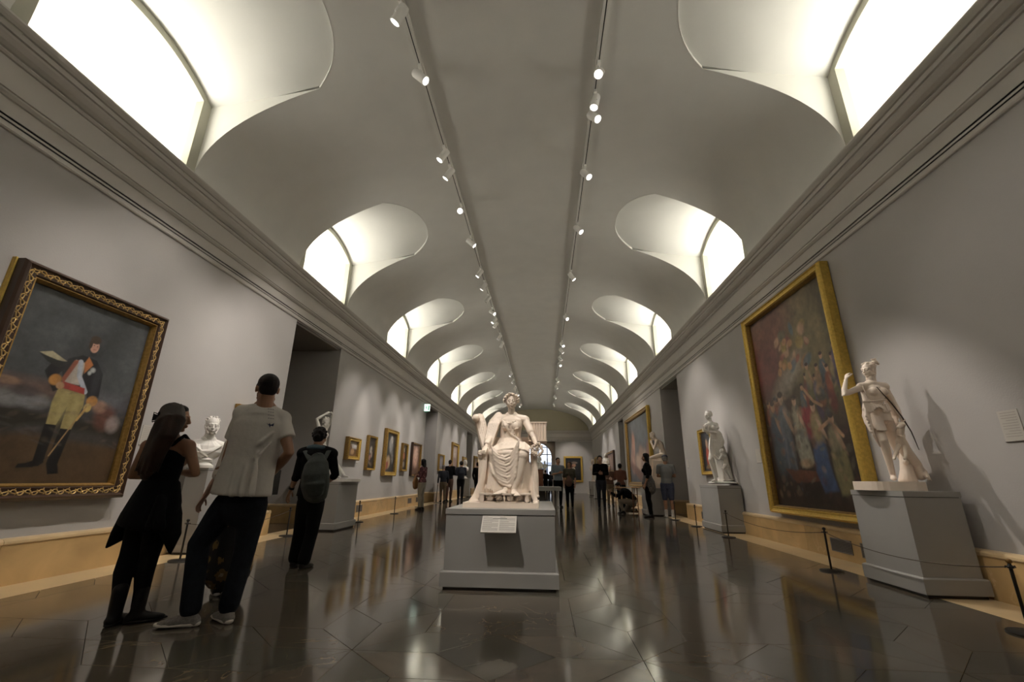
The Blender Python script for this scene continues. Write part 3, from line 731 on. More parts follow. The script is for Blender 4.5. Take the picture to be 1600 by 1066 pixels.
def person_blob(p, x, y, h, c1, c2, skin=(.45, .25, .15), dark=.6):
    """small painted figure: foot y, height h (in canvas v)"""
    a = p.asp
    p.ell(x, y+h*.28, h*.13*a, h*.30, c2, soft=.5); p.ell(x, y+h*.62, h*.12*a, h*.22, c1, soft=.5)
    p.ell(x+h*.10*a, y+h*.6, h*.035*a, h*.17, skin, rot=.5, soft=.6, op=.8)
    p.ell(x, y+h*.9, h*.055*a, h*.075, skin, soft=.35); p.ell(x, y+h*.95, h*.06*a, h*.04, (.06, .04, .03), soft=.4)
def officer(p):
    p.grad((.035, .022, .012), (.055, .06, .065), .0, .55); p.noise(4, .5, 1)
    p.ell(.15, .47, .35, .05, (.16, .09, .07), soft=1, op=.6); p.ell(.85, .46, .3, .05, (.10, .10, .12), soft=1, op=.5)
    p.poly([(0, .0), (1, 0), (1, .2), (.6, .22), (.3, .25), (0, .22)], (.075, .045, .022), .05); p.poly([(0, .24), (.35, .3), (1, .26), (1, .33), (.5, .34), (0, .38)], (.022, .018, .012), .05)
    for x, y, rx, ry, c in ((.1, .41, .12, .045, (.16, .16, .16)), (.27, .41, .10, .04, (.18, .18, .19)), (.2, .45, .1, .03, (.05, .04, .04)), (.82, .37, .09, .07, (.13, .05, .035)), (.75, .43, .06, .035, (.30, .17, .12)), (.9, .34, .06, .05, (.22, .18, .17)), (.07, .49, .08, .02, (.25, .15, .1))): p.ell(x, y, rx, ry, c, soft=.6, op=.85)
    p.noise(9, .35, 5)
    # standing figure
    boot, buff = (.008, .007, .007), (.31, .25, .10)
    p.poly([(.40, .50), (.605, .49), (.62, .42), (.575, .27), (.50, .27), (.50, .40), (.455, .28), (.395, .27), (.385, .42)], buff, .008)
    p.ell(.47, .42, .035, .1, (.40, .33, .15), soft=1, op=.6); p.ell(.56, .38, .025, .1, (.40, .33, .15), soft=1, op=.6)
    p.poly([(.385, .30), (.455, .30), (.45, .18), (.46, .12), (.40, .115), (.33, .095), (.34, .08), (.43, .085), (.46, .105)], boot, .006)
    p.poly([(.385, .30), (.465, .30), (.455, .10), (.385, .11)], boot, .006); p.poly([(.50, .285), (.585, .285), (.56, .10), (.585, .05), (.51, .045), (.48, .10)], boot, .006); p.poly([(.40, .10), (.30, .095), (.29, .075), (.40, .08)], boot, .006)
    p.poly([(.40, .66), (.50, .70), (.62, .69), (.70, .62), (.72, .48), (.63, .46), (.60, .52), (.42, .53), (.38, .60)], (.014, .014, .018), .008)
    p.poly([(.42, .62), (.30, .62), (.27, .57), (.37, .47), (.42, .50), (.37, .57)], (.014, .013, .016), .008)
    p.poly([(.46, .665), (.54, .66), (.54, .53), (.42, .53)], (.48, .42, .36), .01); p.poly([(.55, .70), (.60, .66), (.55, .6), (.53, .66)], (.42, .15, .05), .008)
    p.poly([(.45, .66), (.49, .67), (.42, .52), (.40, .55)], (.35, .10, .05), .008)
    p.line([(.50, .66), (.52, .58), (.60, .50)], .022, (.42, .45, .52), .3); p.poly([(.42, .535), (.59, .52), (.60, .485), (.41, .50)], (.36, .05, .04), .006)
    for x, y in ((.36, .535), (.675, .455)): p.ell(x, y, .045, .03, (.42, .20, .05), rot=.5, soft=.3)
    p.ell(.405, .51, .03, .02, (.45, .26, .14), soft=.3); p.ell(.655, .415, .03, .025, (.50, .36, .13), soft=.3)
    p.line([(.645, .42), (.56, .28), (.48, .14)], .007, (.35, .22, .10), .5); p.line([(.64, .40), (.60, .34)], .012, (.45, .28, .10), .5)
    p.ell(.61, .63, .02, .014, (.4, .42, .42), soft=.8); p.ell(.59, .61, .014, .012, (.4, .42, .42), soft=.8)
    p.poly([(.20, .66), (.28, .68), (.40, .645), (.33, .63)], (.38, .33, .22), .006); p.poly([(.2, .655), (.33, .64), (.42, .64), (.36, .60), (.27, .62)], (.02, .02, .02), .006)
    p.ell(.575, .725, .028, .018, (.03, .03, .035), soft=.3); p.ell(.57, .765, .036, .036, (.50, .27, .20), soft=.2)
    p.ell(.565, .805, .044, .024, (.05, .03, .02), soft=.3); p.ell(.535, .775, .014, .03, (.05, .03, .02), soft=.4)
    p.ell(.562, .772, .006, .003, (.1, .05, .04), soft=.5); p.ell(.59, .770, .006, .003, (.1, .05, .04), soft=.5); p.line([(.568, .748), (.588, .748)], .004, (.3, .1, .08))
    p.ell(.43, .60, .06, .10, (.05, .045, .05), soft=1, op=.35); p.ell(.66, .58, .03, .10, (.05, .05, .06), soft=1, op=.4)
    r = random.Random(2)
    for i in range(70): p.ell(r.random(), .2+r.random()*.3, .02+.05*r.random(), .004+.01*r.random(), r.choice([(.14, .09, .06), (.03, .025, .02), (.10, .10, .10), (.17, .12, .09)]), rot=r.uniform(-.5, .5), soft=.8, op=.22 if not .35 < r.random() < .5 else .1)
    p.noise(30, .22, 9); p.noise(90, .12, 10)
def assembly(p):
    p.grad((.035, .02, .014), (.13, .075, .055), .15, .9); p.noise(3, .9, 21)
    p.ell(.15, .72, .28, .16, (.17, .045, .04), soft=.9, op=.8); p.ell(.75, .75, .3, .3, (.20, .16, .075), soft=1, op=.85); p.ell(.3, .9, .25, .1, (.16, .06, .04), soft=1, op=.7)
    p.ell(.42, .62, .22, .055, (.36, .31, .25), rot=.5, soft=1.1, op=.8); p.line([(.93, .5), (.93, .95)], .03, (.13, .11, .06), .8, .6)
    r = random.Random(12)
    for i in range(26):
        x, y = .30+r.random()*.42, .66+r.random()*.2; c = r.choice([(.42, .20, .09), (.33, .24, .07), (.10, .14, .17), (.28, .09, .07), (.45, .27, .17), (.14, .12, .08)])
        p.ell(x, y, .02+r.random()*.04, .008+r.random()*.02, c, rot=r.random()*3, soft=.6, op=.85)
    for x, y in ((.33, .66), (.40, .68), (.47, .67), (.36, .70), (.52, .78), (.45, .80)): p.ell(x, y, .03, .018, (.48, .25, .12), rot=r.random()*3, soft=.5)
    cols = [((.10, .12, .15), (.06, .07, .09)), ((.30, .09, .05), (.20, .05, .04)), ((.34, .26, .14), (.14, .12, .06)), ((.13, .10, .16), (.09, .06, .10)), ((.36, .22, .12), (.26, .10, .05))]
    for i in range(9): a = cols[i % 5]; person_blob(p, .56+i*.05+(i % 2)*.015, .36+.035*(i % 3)+.012*i*.6, .21, a[0], a[1])
    for i in range(6): person_blob(p, .08+i*.035, .30+.01*(i % 2), .24, (.28, .10, .06), (.08, .06, .06))
    p.poly([(.50, .46), (.66, .44), (.62, .30), (.50, .30)], (.30, .04, .05), .02)
    person_blob(p, .14, .14, .40, (.07, .09, .12), (.08, .10, .12)); person_blob(p, .27, .15, .42, (.13, .15, .18), (.10, .12, .16), (.5, .32, .22))
    p.line([(.25, .35), (.24, .17)], .018, (.16, .17, .20), .5); p.line([(.29, .35), (.33, .17)], .018, (.16, .17, .20), .5)
    person_blob(p, .44, .20, .33, (.42, .37, .27), (.38, .36, .28), (.6, .38, .27)); p.poly([(.38, .36), (.52, .36), (.55, .20), (.40, .18)], (.36, .34, .27), .02)
    p.ell(.46, .20, .07, .02, (.45, .32, .20), soft=.8); p.poly([(.18, .18), (.60, .16), (.60, .12), (.3, .11)], (.15, .05, .025), .01)
    person_blob(p, .64, .15, .33, (.38, .30, .16), (.08, .12, .24), (.6, .38, .27)); p.poly([(.56, .26), (.68, .27), (.74, .08), (.60, .07), (.55, .16)], (.06, .10, .22), .02)
    person_blob(p, .80, .08, .33, (.34, .30, .19), (.26, .22, .10), (.55, .33, .22)); p.poly([(.74, .24), (.88, .24), (.90, .08), (.76, .06)], (.22, .19, .09), .02)
    p.line([(.66, .34), (.78, .37), (.88, .30)], .016, (.52, .30, .18), .5); p.line([(.56, .55), (.66, .47), (.74, .44)], .014, (.50, .28, .17), .5); p.ell(.76, .49, .06, .03, (.10, .08, .06), soft=.4)
    r = random.Random(33)
    for i in range(150):
        x, y = r.random(), .05+r.random()*.5; p.ell(x, y, .008+.02*r.random(), .006+.02*r.random(), r.choice([(.30, .17, .10), (.05, .04, .04), (.22, .20, .14), (.14, .05, .04), (.08, .10, .14), (.40, .26, .17)]), rot=r.uniform(0, 3), soft=.8, op=.45)
    p.noise(14, .45, 8); p.noise(40, .3, 7); p.grad((.5, .5, .5), (.5, .5, .5), 0, 1, 0); p.a = p.a*.82
def scene_paint(seed, base, blobs, sky=None):
    def f(p):
        p.grad([c*.6 for c in base], base, 0, .7)
        if sky: p.grad(base, sky, .45, .6, 1)
        r = random.Random(seed); p.noise(4, .6, seed)
        for x, y, rx, ry, c in blobs: p.ell(x, y, rx, ry, c, rot=r.uniform(-.5, .5), soft=.5)
        p.noise(14, .4, seed+1)
    return f
mg = [M_gold2, M_gold, M_gold2]
framed('large dark framed full-length portrait of a standing officer in buff breeches', 'L', 3.50, 5.22, .755, 3.02, .165, officer, 260, [M_ebony, M_ebony, M_gold2], .15, carved=True)
obj('gilt_edge_rail', G().box((XL+.0, 3.485, .76), (XL+.045, 3.50, 3.03)), M_gold, bpy.data.objects['framed_painting'])
framed('huge gilt framed painting of a court assembly under flying figures, right wall', 'R', 6.02, 8.62, .50, 4.08, .13, assembly, 300, [M_gold, M_gold, M_gold2], .16)
framed('narrow gilt framed painting half hidden behind the man in white T-shirt', 'L', 6.98, 7.8, 1.1, 2.17, .1, scene_paint(2, (.12, .07, .04), []), 30, mg, .1)
sm = 'small paintings in a row on the left wall'
framed('small wide gilt framed landscape with pale sky, first past the passage', 'L', 11.33, 12.12, 1.46, 2.04, .11, scene_paint(3, (.16, .09, .04), [(.25, .6, .25, .3, (.12, .07, .04)), (.55, .3, .2, .22, (.42, .26, .14))], (.62, .60, .58)), 50, mg, .12, group=sm)
framed('upright dark painting of pale tumbling figures, second in the left row', 'L', 12.73, 13.38, 1.23, 2.21, .06, scene_paint(4, (.07, .06, .05), [(.5, .6, .15, .12, (.5, .45, .38)), (.4, .35, .12, .1, (.4, .2, .15)), (.65, .45, .1, .1, (.45, .36, .3)), (.5, .15, .3, .05, (.2, .15, .1))]), 50, mg, .1, group=sm)
framed('tallest gilt framed painting in the left row with a glowing white figure', 'L', 14.15, 15.35, 1.08, 2.57, .14, scene_paint(5, (.06, .055, .05), [(.55, .7, .2, .22, (.42, .42, .42)), (.6, .85, .12, .1, (.62, .60, .55)), (.35, .25, .22, .16, (.55, .40, .24)), (.2, .15, .2, .1, (.35, .08, .05)), (.75, .4, .1, .2, (.25, .25, .24))]), 60, mg, .12, group=sm)
framed('narrow upright painting of a red-robed figure, fourth in the left row', 'L', 15.98, 16.6, 1.26, 2.24, .07, scene_paint(6, (.08, .06, .045), [(.5, .55, .2, .15, (.5, .18, .1)), (.5, .8, .12, .1, (.5, .42, .32)), (.5, .2, .2, .12, (.4, .36, .3))]), 40, mg, .1, group=sm)
framed('warm pinkish painting in a plain frame beside the floral jacket visitor', 'L', 17.2, 18.45, 1.1, 2.37, .07, scene_paint(7, (.22, .12, .08), [(.5, .6, .3, .35, (.55, .33, .24)), (.5, .7, .15, .2, (.66, .45, .35))]), 50, [M_ebony, M_gold2, M_gold2], .1, group=sm)
framed('small grey painting just past the second left passage', 'L', 21.8, 22.95, 1.39, 2.18, .08, scene_paint(8, (.16, .13, .11), [(.5, .5, .25, .3, (.24, .22, .24))]), 36, mg, .1)
framed('large upright gilt framed painting high behind the group of visitors', 'L', 24.9, 26.75, 1.35, 3.0, .18, scene_paint(9, (.30, .20, .14), [(.5, .7, .3, .25, (.55, .45, .38)), (.5, .3, .3, .2, (.25, .15, .1))]), 40, mg, .12)
framed('small gilt framed painting behind the far left bust', 'L', 28.4, 29.7, 1.45, 2.38, .18, scene_paint(10, (.25, .14, .07), [(.5, .5, .3, .3, (.4, .25, .12))]), 30, mg, .1)
framed('gilt framed painting past the third left passage', 'L', 33.1, 35.0, 1.35, 2.66, .14, scene_paint(11, (.22, .15, .1), [(.5, .5, .3, .3, (.38, .27, .2))]), 30, mg, .1)
framed('slim gilt framed portrait with a red figure behind the standing statue', 'R', 11.2, 12.08, 1.16, 2.30, .10, scene_paint(12, (.035, .04, .05), [(.5, .35, .16, .28, (.42, .08, .05)), (.5, .7, .11, .12, (.45, .3, .2)), (.5, .12, .3, .05, (.25, .18, .1))]), 50, mg, .1)
framed('big tall painting of pale figures beyond the seated nude statue', 'R', 17.4, 22.2, .78, 3.84, .18, scene_paint(13, (.10, .10, .10), [(.25, .55, .08, .3, (.42, .22, .15)), (.2, .35, .12, .2, (.36, .2, .13)), (.6, .35, .12, .2, (.36, .22, .15)), (.75, .3, .1, .2, (.4, .28, .2)), (.45, .28, .12, .15, (.45, .32, .22)), (.5, .1, .5, .08, (.18, .08, .04)), (.5, .85, .5, .2, (.14, .15, .16)), (.88, .4, .06, .2, (.3, .13, .09))]), 90, [M_gold, M_gold2, M_gold2], .14)
framed('brown painting in a dark frame behind the far right bust', 'R', 26.6, 29.6, 1.5, 2.72, .14, scene_paint(14, (.20, .12, .08), [(.5, .5, .3, .3, (.33, .2, .13))]), 40, [M_ebony, M_gold2, M_ebony], .12)
framed('small brown painting at the far end of the right wall', 'R', 34.6, 36.4, 1.7, 2.75, .12, scene_paint(15, (.24, .15, .09), [(.5, .5, .3, .3, (.33, .2, .13))]), 24, mg, .1)
framed('gilt framed dark portrait with a white collar on the end wall', 'E', 1.72, 3.28, .86, 2.95, .17, scene_paint(16, (.02, .022, .025), [(.55, .68, .13, .08, (.4, .22, .14)), (.5, .5, .12, .08, (.60, .50, .36)), (.6, .8, .2, .05, (.2, .15, .12)), (.45, .25, .12, .1, (.10, .09, .09)), (.35, .62, .08, .08, (.25, .08, .06))]), 60, [M_gold, M_gold, M_gold2], .12)
# wall labels
def wall_label(side, y0, y1, z0, z1, lb, ln=8):
    X = XL if side == 'L' else XR; s_ = 1 if side == 'L' else -1
    t = thing('wall_label', lb, 'label', (X, (y0+y1)/2, (z0+z1)/2), 'printed wall labels')
    obj('card', G().box((min(X, X+s_*.006), y0, z0), (max(X, X+s_*.006), y1, z1)), M_card, t)
    obj('card_edge', G().box((min(X, X+s_*.009), y0, z0-.006), (max(X, X+s_*.009), y1, z0)), M_ebony, t)
    g = G()
    for i in range(ln):
        z = z1-.02-(z1-z0-.04)*i/(ln-.0); g.box((min(X+s_*.0061, X+s_*.007), y0+.02, z-.003), (max(X+s_*.0061, X+s_*.007), y1-.02-(.04 if i % 4 == 3 else 0), z))
    obj('small_print', g, M_ink, t)
wall_label('R', 4.15, 4.33, 1.37, 1.64, 'large text label on the right wall beside the huntress statue', 10)
wall_label('R', 8.98, 9.16, 1.36, 1.62, 'pale text label on the wall between the huge painting and standing statue')
wall_label('R', 13.36, 13.5, 1.38, 1.62, 'narrow text label next to the first right passage')
wall_label('L', 5.38, 5.56, 1.38, 1.63, 'pale text label on the left wall just right of the officer portrait', 9)
for y, z, lb in ((12.24, 1.42, 'small card right of the pale landscape'), (13.5, 1.42, 'small card right of the tumbling figures painting'), (15.5, 1.46, 'small card right of the tallest left painting'), (16.75, 1.46, 'small card right of the red-robed figure painting')):
    wall_label('L', y-.05, y+.07, z-.03, z+.04, lb, 2)
t = thing('wall_switch', 'tiny dark plate on the right wall behind the huntress statue', 'switch', (XR, 5.6, 1.33)); obj('plate', G().box((XR-.012, 5.5, 1.32), (XR, 5.58, 1.34)), M_ebony, t)
# ================================================================ pedestals, barriers, table
def pedestal(name, label, x0, x1, y0, y1, h, base_h=.16, taper=.03, slab=.05, group=None):
    t = thing(name, label, 'pedestal', ((x0+x1)/2, (y0+y1)/2, 0), group)
    a = taper
    obj('recessed_foot', G().box((x0+.03, y0+.03, 0), (x1-.03, y1-.03, .03)), M_peddark, t)
    g = G(); g.box((x0, y0, .03), (x1, y1, base_h-.012)); 
    g.add([(x0, y0, base_h-.012), (x1, y0, base_h-.012), (x1, y1, base_h-.012), (x0, y1, base_h-.012), (x0+.012, y0+.012, base_h), (x1-.012, y0+.012, base_h), (x1-.012, y1-.012, base_h), (x0+.012, y1-.012, base_h)],
          [(0, 1, 5, 4), (1, 2, 6, 5), (2, 3, 7, 6), (3, 0, 4, 7), (4, 5, 6, 7)])
    obj('base_board', g, M_ped, t)
    obj('body', G().box((x0+a, y0+a, base_h-.01), (x1-a, y1-a, h-slab-.006)), M_ped, t)
    obj('slab_gap', G().box((x0+a+.008, y0+a+.008, h-slab-.01), (x1-a-.008, y1-a-.008, h-slab)), M_peddark, t)
    obj('top_slab', G().box((x0+a-.006, y0+a-.006, h-slab), (x1-a+.006, y1-a+.006, h)), M_ped, t)
    return t
PC = pedestal('pedestal', 'wide low grey pedestal in the middle carrying the enthroned statue', -1.0, .135, 4.60, 6.55, .72, .165, .03, .05)
# inclined text plaque on its front
pl = thing('text_plaque', 'slanting pale text plaque on the front of the central pedestal', 'label', (-.43, 4.60, .66))
M_pl = Matrix.Translation((-.435, 4.635, .665)) @ Matrix.Rotation(math.radians(-48), 4, 'X')
def XF(g, M): g.v = [M @ p for p in g.v]; return g
obj('plaque_board', XF(G().box((-.168, -.0, -.21), (.168, .012, 0)), M_pl), mat('plaque_board', (.52, .49, .44), .5), pl)
g = G()
for cxx in (-.158, .006):
    for i in range(15):
        z = -.022-i*.0115; L = .15 if (i*7+int(cxx*50)) % 5 else .09
        if i == 0: L = .05
        g.box((cxx, -.0012, z-.0028), (cxx+L, 0, z))
obj('small_print', XF(g, M_pl), M_ink, pl)
obj('plaque_bracket', G().box((-.5, 4.60, .52), (-.36, 4.632, .64)), M_ped, pl)
pedestal('pedestal', 'tall grey pedestal under the huntress statue, nearest on the right', 3.49, 4.07, 4.78, 5.60, .93, .17)
pedestal('pedestal', 'grey pedestal under the standing statue with a child, right wall', 3.61, 4.15, 9.95, 11.1, .93, .16)
pedestal('pedestal', 'grey pedestal under the seated nude statue at the first right passage', 3.15, 3.98, 14.55, 15.4, .80, .16)
pedestal('pedestal', 'grey pedestal under the left statue behind the backpack visitor', -4.72, -4.10, 9.04, 10.05, .93, .15)
pedestal('pedestal', 'narrow grey pedestal under the marble bust, left wall', -5.045, -4.70, 6.12, 6.62, 1.12, .12, .012, .03)
pedestal('pedestal', 'small grey pedestal under the far right statue', 2.95, 3.45, 27.3, 27.8, .82, .12, .02)
pedestal('pedestal', 'slim pale pedestal in the far right corner', 3.25, 3.7, 33.2, 33.6, .95, .12, .02)
pedestal('pedestal', 'grey pedestal under the far left bust', -4.9, -4.45, 27.6, 28.05, 1.05, .12, .02)

# stanchions and cords
ST = None
def stanchion(x, y, label, brass=False):
    global ST
    if ST is None:
        ST = {}
        ST['base'] = G().lathe((0, 0, 0), [(.125, 0), (.125, .008), (.118, .014), (.05, .018), (.016, .024)], 28).mesh('base', True)
        ST['pole'] = G().lathe((0, 0, 0), [(.011, .02), (.011, .425)], 14).mesh('pole', True)
        ST['collar'] = G().lathe((0, 0, 0), [(.011, .418), (.022, .422), (.024, .430), (.016, .436), (.010, .445), (.010, .452)], 16).tube([(.018, 0, .430), (.034, 0, .436), (.036, 0, .424)], .0035, 6).tube([(-.018, 0, .430), (-.034, 0, .436), (-.036, 0, .424)], .0035, 6).mesh('collar', True)
        ST['finial'] = G().ell((0, 0, .467), (.020, .020, .018)).mesh('finial', True)
        for k, m in ST.items(): fix_normals(m); m.set_sharp_from_angle(angle=.7); m.materials.append(M_iron)
        ST['finial_b'] = ST['finial'].copy(); ST['finial_b'].materials.clear(); ST['finial_b'].materials.append(M_brass)
    t = thing('stanchion', label, 'barrier post', (x, y, 0), 'low barrier posts along the walls')
    for n in ('base', 'pole', 'collar', 'finial'):
        o = bpy.data.objects.new(n, ST['finial_b' if (n == 'finial' and brass) else n]); COL.objects.link(o); o.parent = t
    return t
PL = [(-4.52, 5.72, 'low black barrier post behind the couple, in front of the bust'), (-4.60, 8.24, 'low black barrier post at the near edge of the first left passage'), (-4.44, 11.03, 'low black barrier post just past the left statue pedestal'),
      (-4.46, 13.77, 'low black barrier post below the tallest left painting'), (-4.62, 16.96, 'low black barrier post beside the floral jacket visitor'), (-4.70, 20.2, 'low black barrier post at the second left passage'),
      (-4.5, 25.0, 'thin black barrier post beyond the visitor group on the left'), (-4.5, 28.5, 'thin black barrier post at the far left by the third passage')]
PR = [(3.40, 3.80, 'black barrier post with a brass ball top at the right edge', True), (3.41, 6.05, 'low black barrier post below the huge court painting, nearest'), (3.49, 9.31, 'low black barrier post in front of the standing statue pedestal'),
      (3.57, 11.38, 'low black barrier post past the standing statue pedestal'), (3.57, 13.11, 'low black barrier post by the first right passage, beside the man in shorts'),
      (3.5, 26.0, 'thin black barrier post beside the far right pedestal'), (3.0, 30.0, 'thin black barrier post near the far right corner'), (2.4, 36.5, 'thin black barrier post in front of the end wall portrait')]
for p in PL: stanchion(*p)
for p in PR: stanchion(*p)
def cord(a, b, label, sag=.10):
    a, b = V(a), V(b); pts = [a.lerp(b, i/14)-V((0, 0, sag*4*(i/14)*(1-i/14))) for i in range(15)]
    t = obj('barrier_cord', G().tube(pts, .004, 8), M_rope, smooth=True); tag(t, label, 'cord', 'cords between the barrier posts')
cord((3.41, 6.08, .424), (3.49, 9.28, .424), 'thin dark cord below the huge court painting on the right')
cord((3.42, 3.83, .424), (3.41, 6.02, .424), 'thin dark cord in front of the huntress statue pedestal')
cord((-4.52, 5.75, .424), (-4.60, 8.2, .424), 'thin dark cord on the left between the bust and first passage')

# long grey display table in the middle distance
t = thing('display_table', 'long grey table on pale legs standing behind the central statue', 'table', (-.45, 16.7, 0))
obj('table_top', G().box((-1.5, 15.6, .66), (.60, 17.8, .78)), M_ped, t)
for x in (-1.42, .44):
    for y in (15.7, 17.7): obj('leg', G().tube([(x, y, 0), (x, y, .66)], .03, 12, flatcap=True), mat('table_leg', (.30, .28, .25), .5), t)
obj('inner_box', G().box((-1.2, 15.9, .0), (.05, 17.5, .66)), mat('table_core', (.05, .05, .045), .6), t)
o = obj('open_leaflet', G().box((-.05, 16.4, .781), (.35, 16.7, .785)), mat('leaflet_paper', (.75, .75, .75), .6)); tag(o, 'white sheet lying on the long grey table', 'paper')
t = thing('statue_pedestal', 'dark red-brown block pedestal in front of the arched doorway', 'pedestal', (-.4, 33.5, 0))
obj('pedestal_block', G().box((-.62, 33.2, .0), (-.02, 33.8, 1.68)), mat('red_brown_marble', (.16, .06, .03), .4, .3, 6), t)
obj('pedestal_cap', G().box((-.66, 33.16, 1.68), (.02, 33.84, 1.75)), mat('red_brown_marble', (.16, .06, .03)), t)
# wooden easel next to the crouching man
t = thing('easel', 'brown wooden stand with a ladder-like leg beside the crouching man', 'easel', (2.75, 14.6, 0))
M_wood = mat('easel_wood', (.16, .07, .03), .5, .2, 20)
a, b = (2.72, 14.5), (2.88, 14.55)
for p in (a, b): obj('upright', G().tube([(p[0], p[1], 0), (p[0], p[1], .80)], .013, 8, flatcap=True), M_wood, t)
for z in (.12, .28, .44, .60): obj('rung', G().tube([(a[0], a[1], z), (b[0], b[1], z)], .010, 8), M_wood, t)
obj('rear_leg', G().tube([(2.80, 14.95, 0), (2.80, 14.54, .78)], .012, 8), M_wood, t)
obj('top_board', G().box((2.2, 14.45, .80), (2.95, 14.85, .82)), mat('easel_board', (.45, .27, .12), .5), t)
obj('board_leg', G().tube([(2.25, 14.8, 0), (2.25, 14.7, .80)], .012, 8), M_wood, t)
# ================================================================ figure kit
def frame_of(fwd, up=V((0, 0, 1))):
    f = V(fwd).normalized(); u = (V(up) - f*f.dot(V(up))).normalized(); r = f.cross(u)
    return Matrix((r, f, u)).transposed()       # columns: right, forward, up
HEADS = {}
def head_mesh(vox, female=False, blank=False):
    k = (vox, female)
    if k in HEADS: return HEADS[k]
    g = G()
    g.ell((0, -.012, .028), (.074, .094, .088), nu=20, nv=14); g.ell((0, .018, -.035), (.060 if not female else .056, .072, .075), nu=18, nv=12)
    g.ell((0, .058, -.093), (.024, .022, .018)); g.tube([(-.05, -.005, -.07), (0, .055, -.098), (.05, -.005, -.07)], [.017, .015, .017], 8)
    g.tube([(0, .088, .018), (0, .096, -.004), (0, .106, -.028)], [(.008, .008), (.009, .009), (.0115, .010)], 8); g.ell((-.011, .100, -.034), (.008, .009, .007), nu=8, nv=6); g.ell((.011, .100, -.034), (.008, .009, .007), nu=8, nv=6)
    g.tube([(-.048, .066, .020), (-.022, .086, .026), (0, .088, .020), (.022, .086, .026), (.048, .066, .020)], .0068, 8)
    for s in (-1, 1):
        g.ell((s*.030, .073, .001), (.0175, .0145, .0125), nu=10, nv=8)
        g.tube([(s*.016, .085, .005), (s*.030, .0885, .010), (s*.046, .076, .004)], .0022, 6); g.tube([(s*.017, .083, -.004), (s*.030, .0855, -.009), (s*.045, .075, -.004)], .003, 6)
        g.ell((s*.038, .050, -.036), (.027, .027, .030), nu=12, nv=8)
        g.ell((s*.074, -.004, -.004), (.008, .016, .027), nu=10, nv=8); g.tube([(s*.077, .006, -.026), (s*.082, -.010, -.013), (s*.083, -.015, .010), (s*.078, -.004, .021)], .0045, 6)
    g.tube([(-.022, .082, -.060), (-.008, .093, -.0555), (0, .092, -.057), (.008, .093, -.0555), (.022, .082, -.060)], [.003, .0055, .005, .0055, .003], 8)
    g.tube([(-.019, .082, -.066), (0, .091, -.069), (.019, .082, -.066)], [.003, .0065, .003], 8)
    g.tube([(0, -.028, -.04), (0, -.022, -.17)], [(.050, .052), (.048, .050)] if female else [(.056, .058), (.060, .058)], 16)
    HEADS[k] = remesh(g, vox, 3, .45); return HEADS[k]

def hand_geo(wr, d, palm, side=1, curl=.5, k=1.0):
    """wr wrist point, d direction of the hand, palm = palm normal, side = thumb side sign along (d x palm)"""
    d = V(d).normalized(); n = V(palm); n = (n-d*n.dot(d)).normalized(); s = d.cross(n)*side
    g = G(); P = lambda a, b, c: V(wr)+(d*a+s*b+n*c)*k
    g.tube([P(-.02, 0, 0), P(.02, 0, 0), P(.06, .002, 0), P(.092, 0, .0)], [(.026*k, .019*k), (.034*k, .018*k), (.041*k, .016*k), (.038*k, .012*k)], 12, ref=s)
    for i, (b, L) in enumerate(((.030, .070), (.011, .080), (-.009, .075), (-.028, .058))):
        p = P(.088, b, 0); dd = d.copy(); pts = [p-d*.01*k]; ang = 0
        pts.append(p)
        for q, f in enumerate((.45, .30, .25)):
            ang += curl*(.75 if q else .55); v = (d*math.cos(ang)+n*math.sin(ang)+s*(b*.8))
            p = p+v.normalized()*L*f*k; pts.append(p)
        g.tube(pts, [r*k for r in (.0085, .0095, .0088, .0080, .0066)], 8)
    p = P(.022, .028, .006); pts = [p-s*.01*k, p]
    for q, (L, a) in enumerate(((.036, .75), (.030, .45), (.024, .25))):
        v = d*(1-a*.5)+s*a+n*(curl*.5*(q+1)*.4); p = p+v.normalized()*L*k; pts.append(p)
    g.tube(pts, [r*k for r in (.014, .0135, .0115, .010, .0078)], 8)
    return g

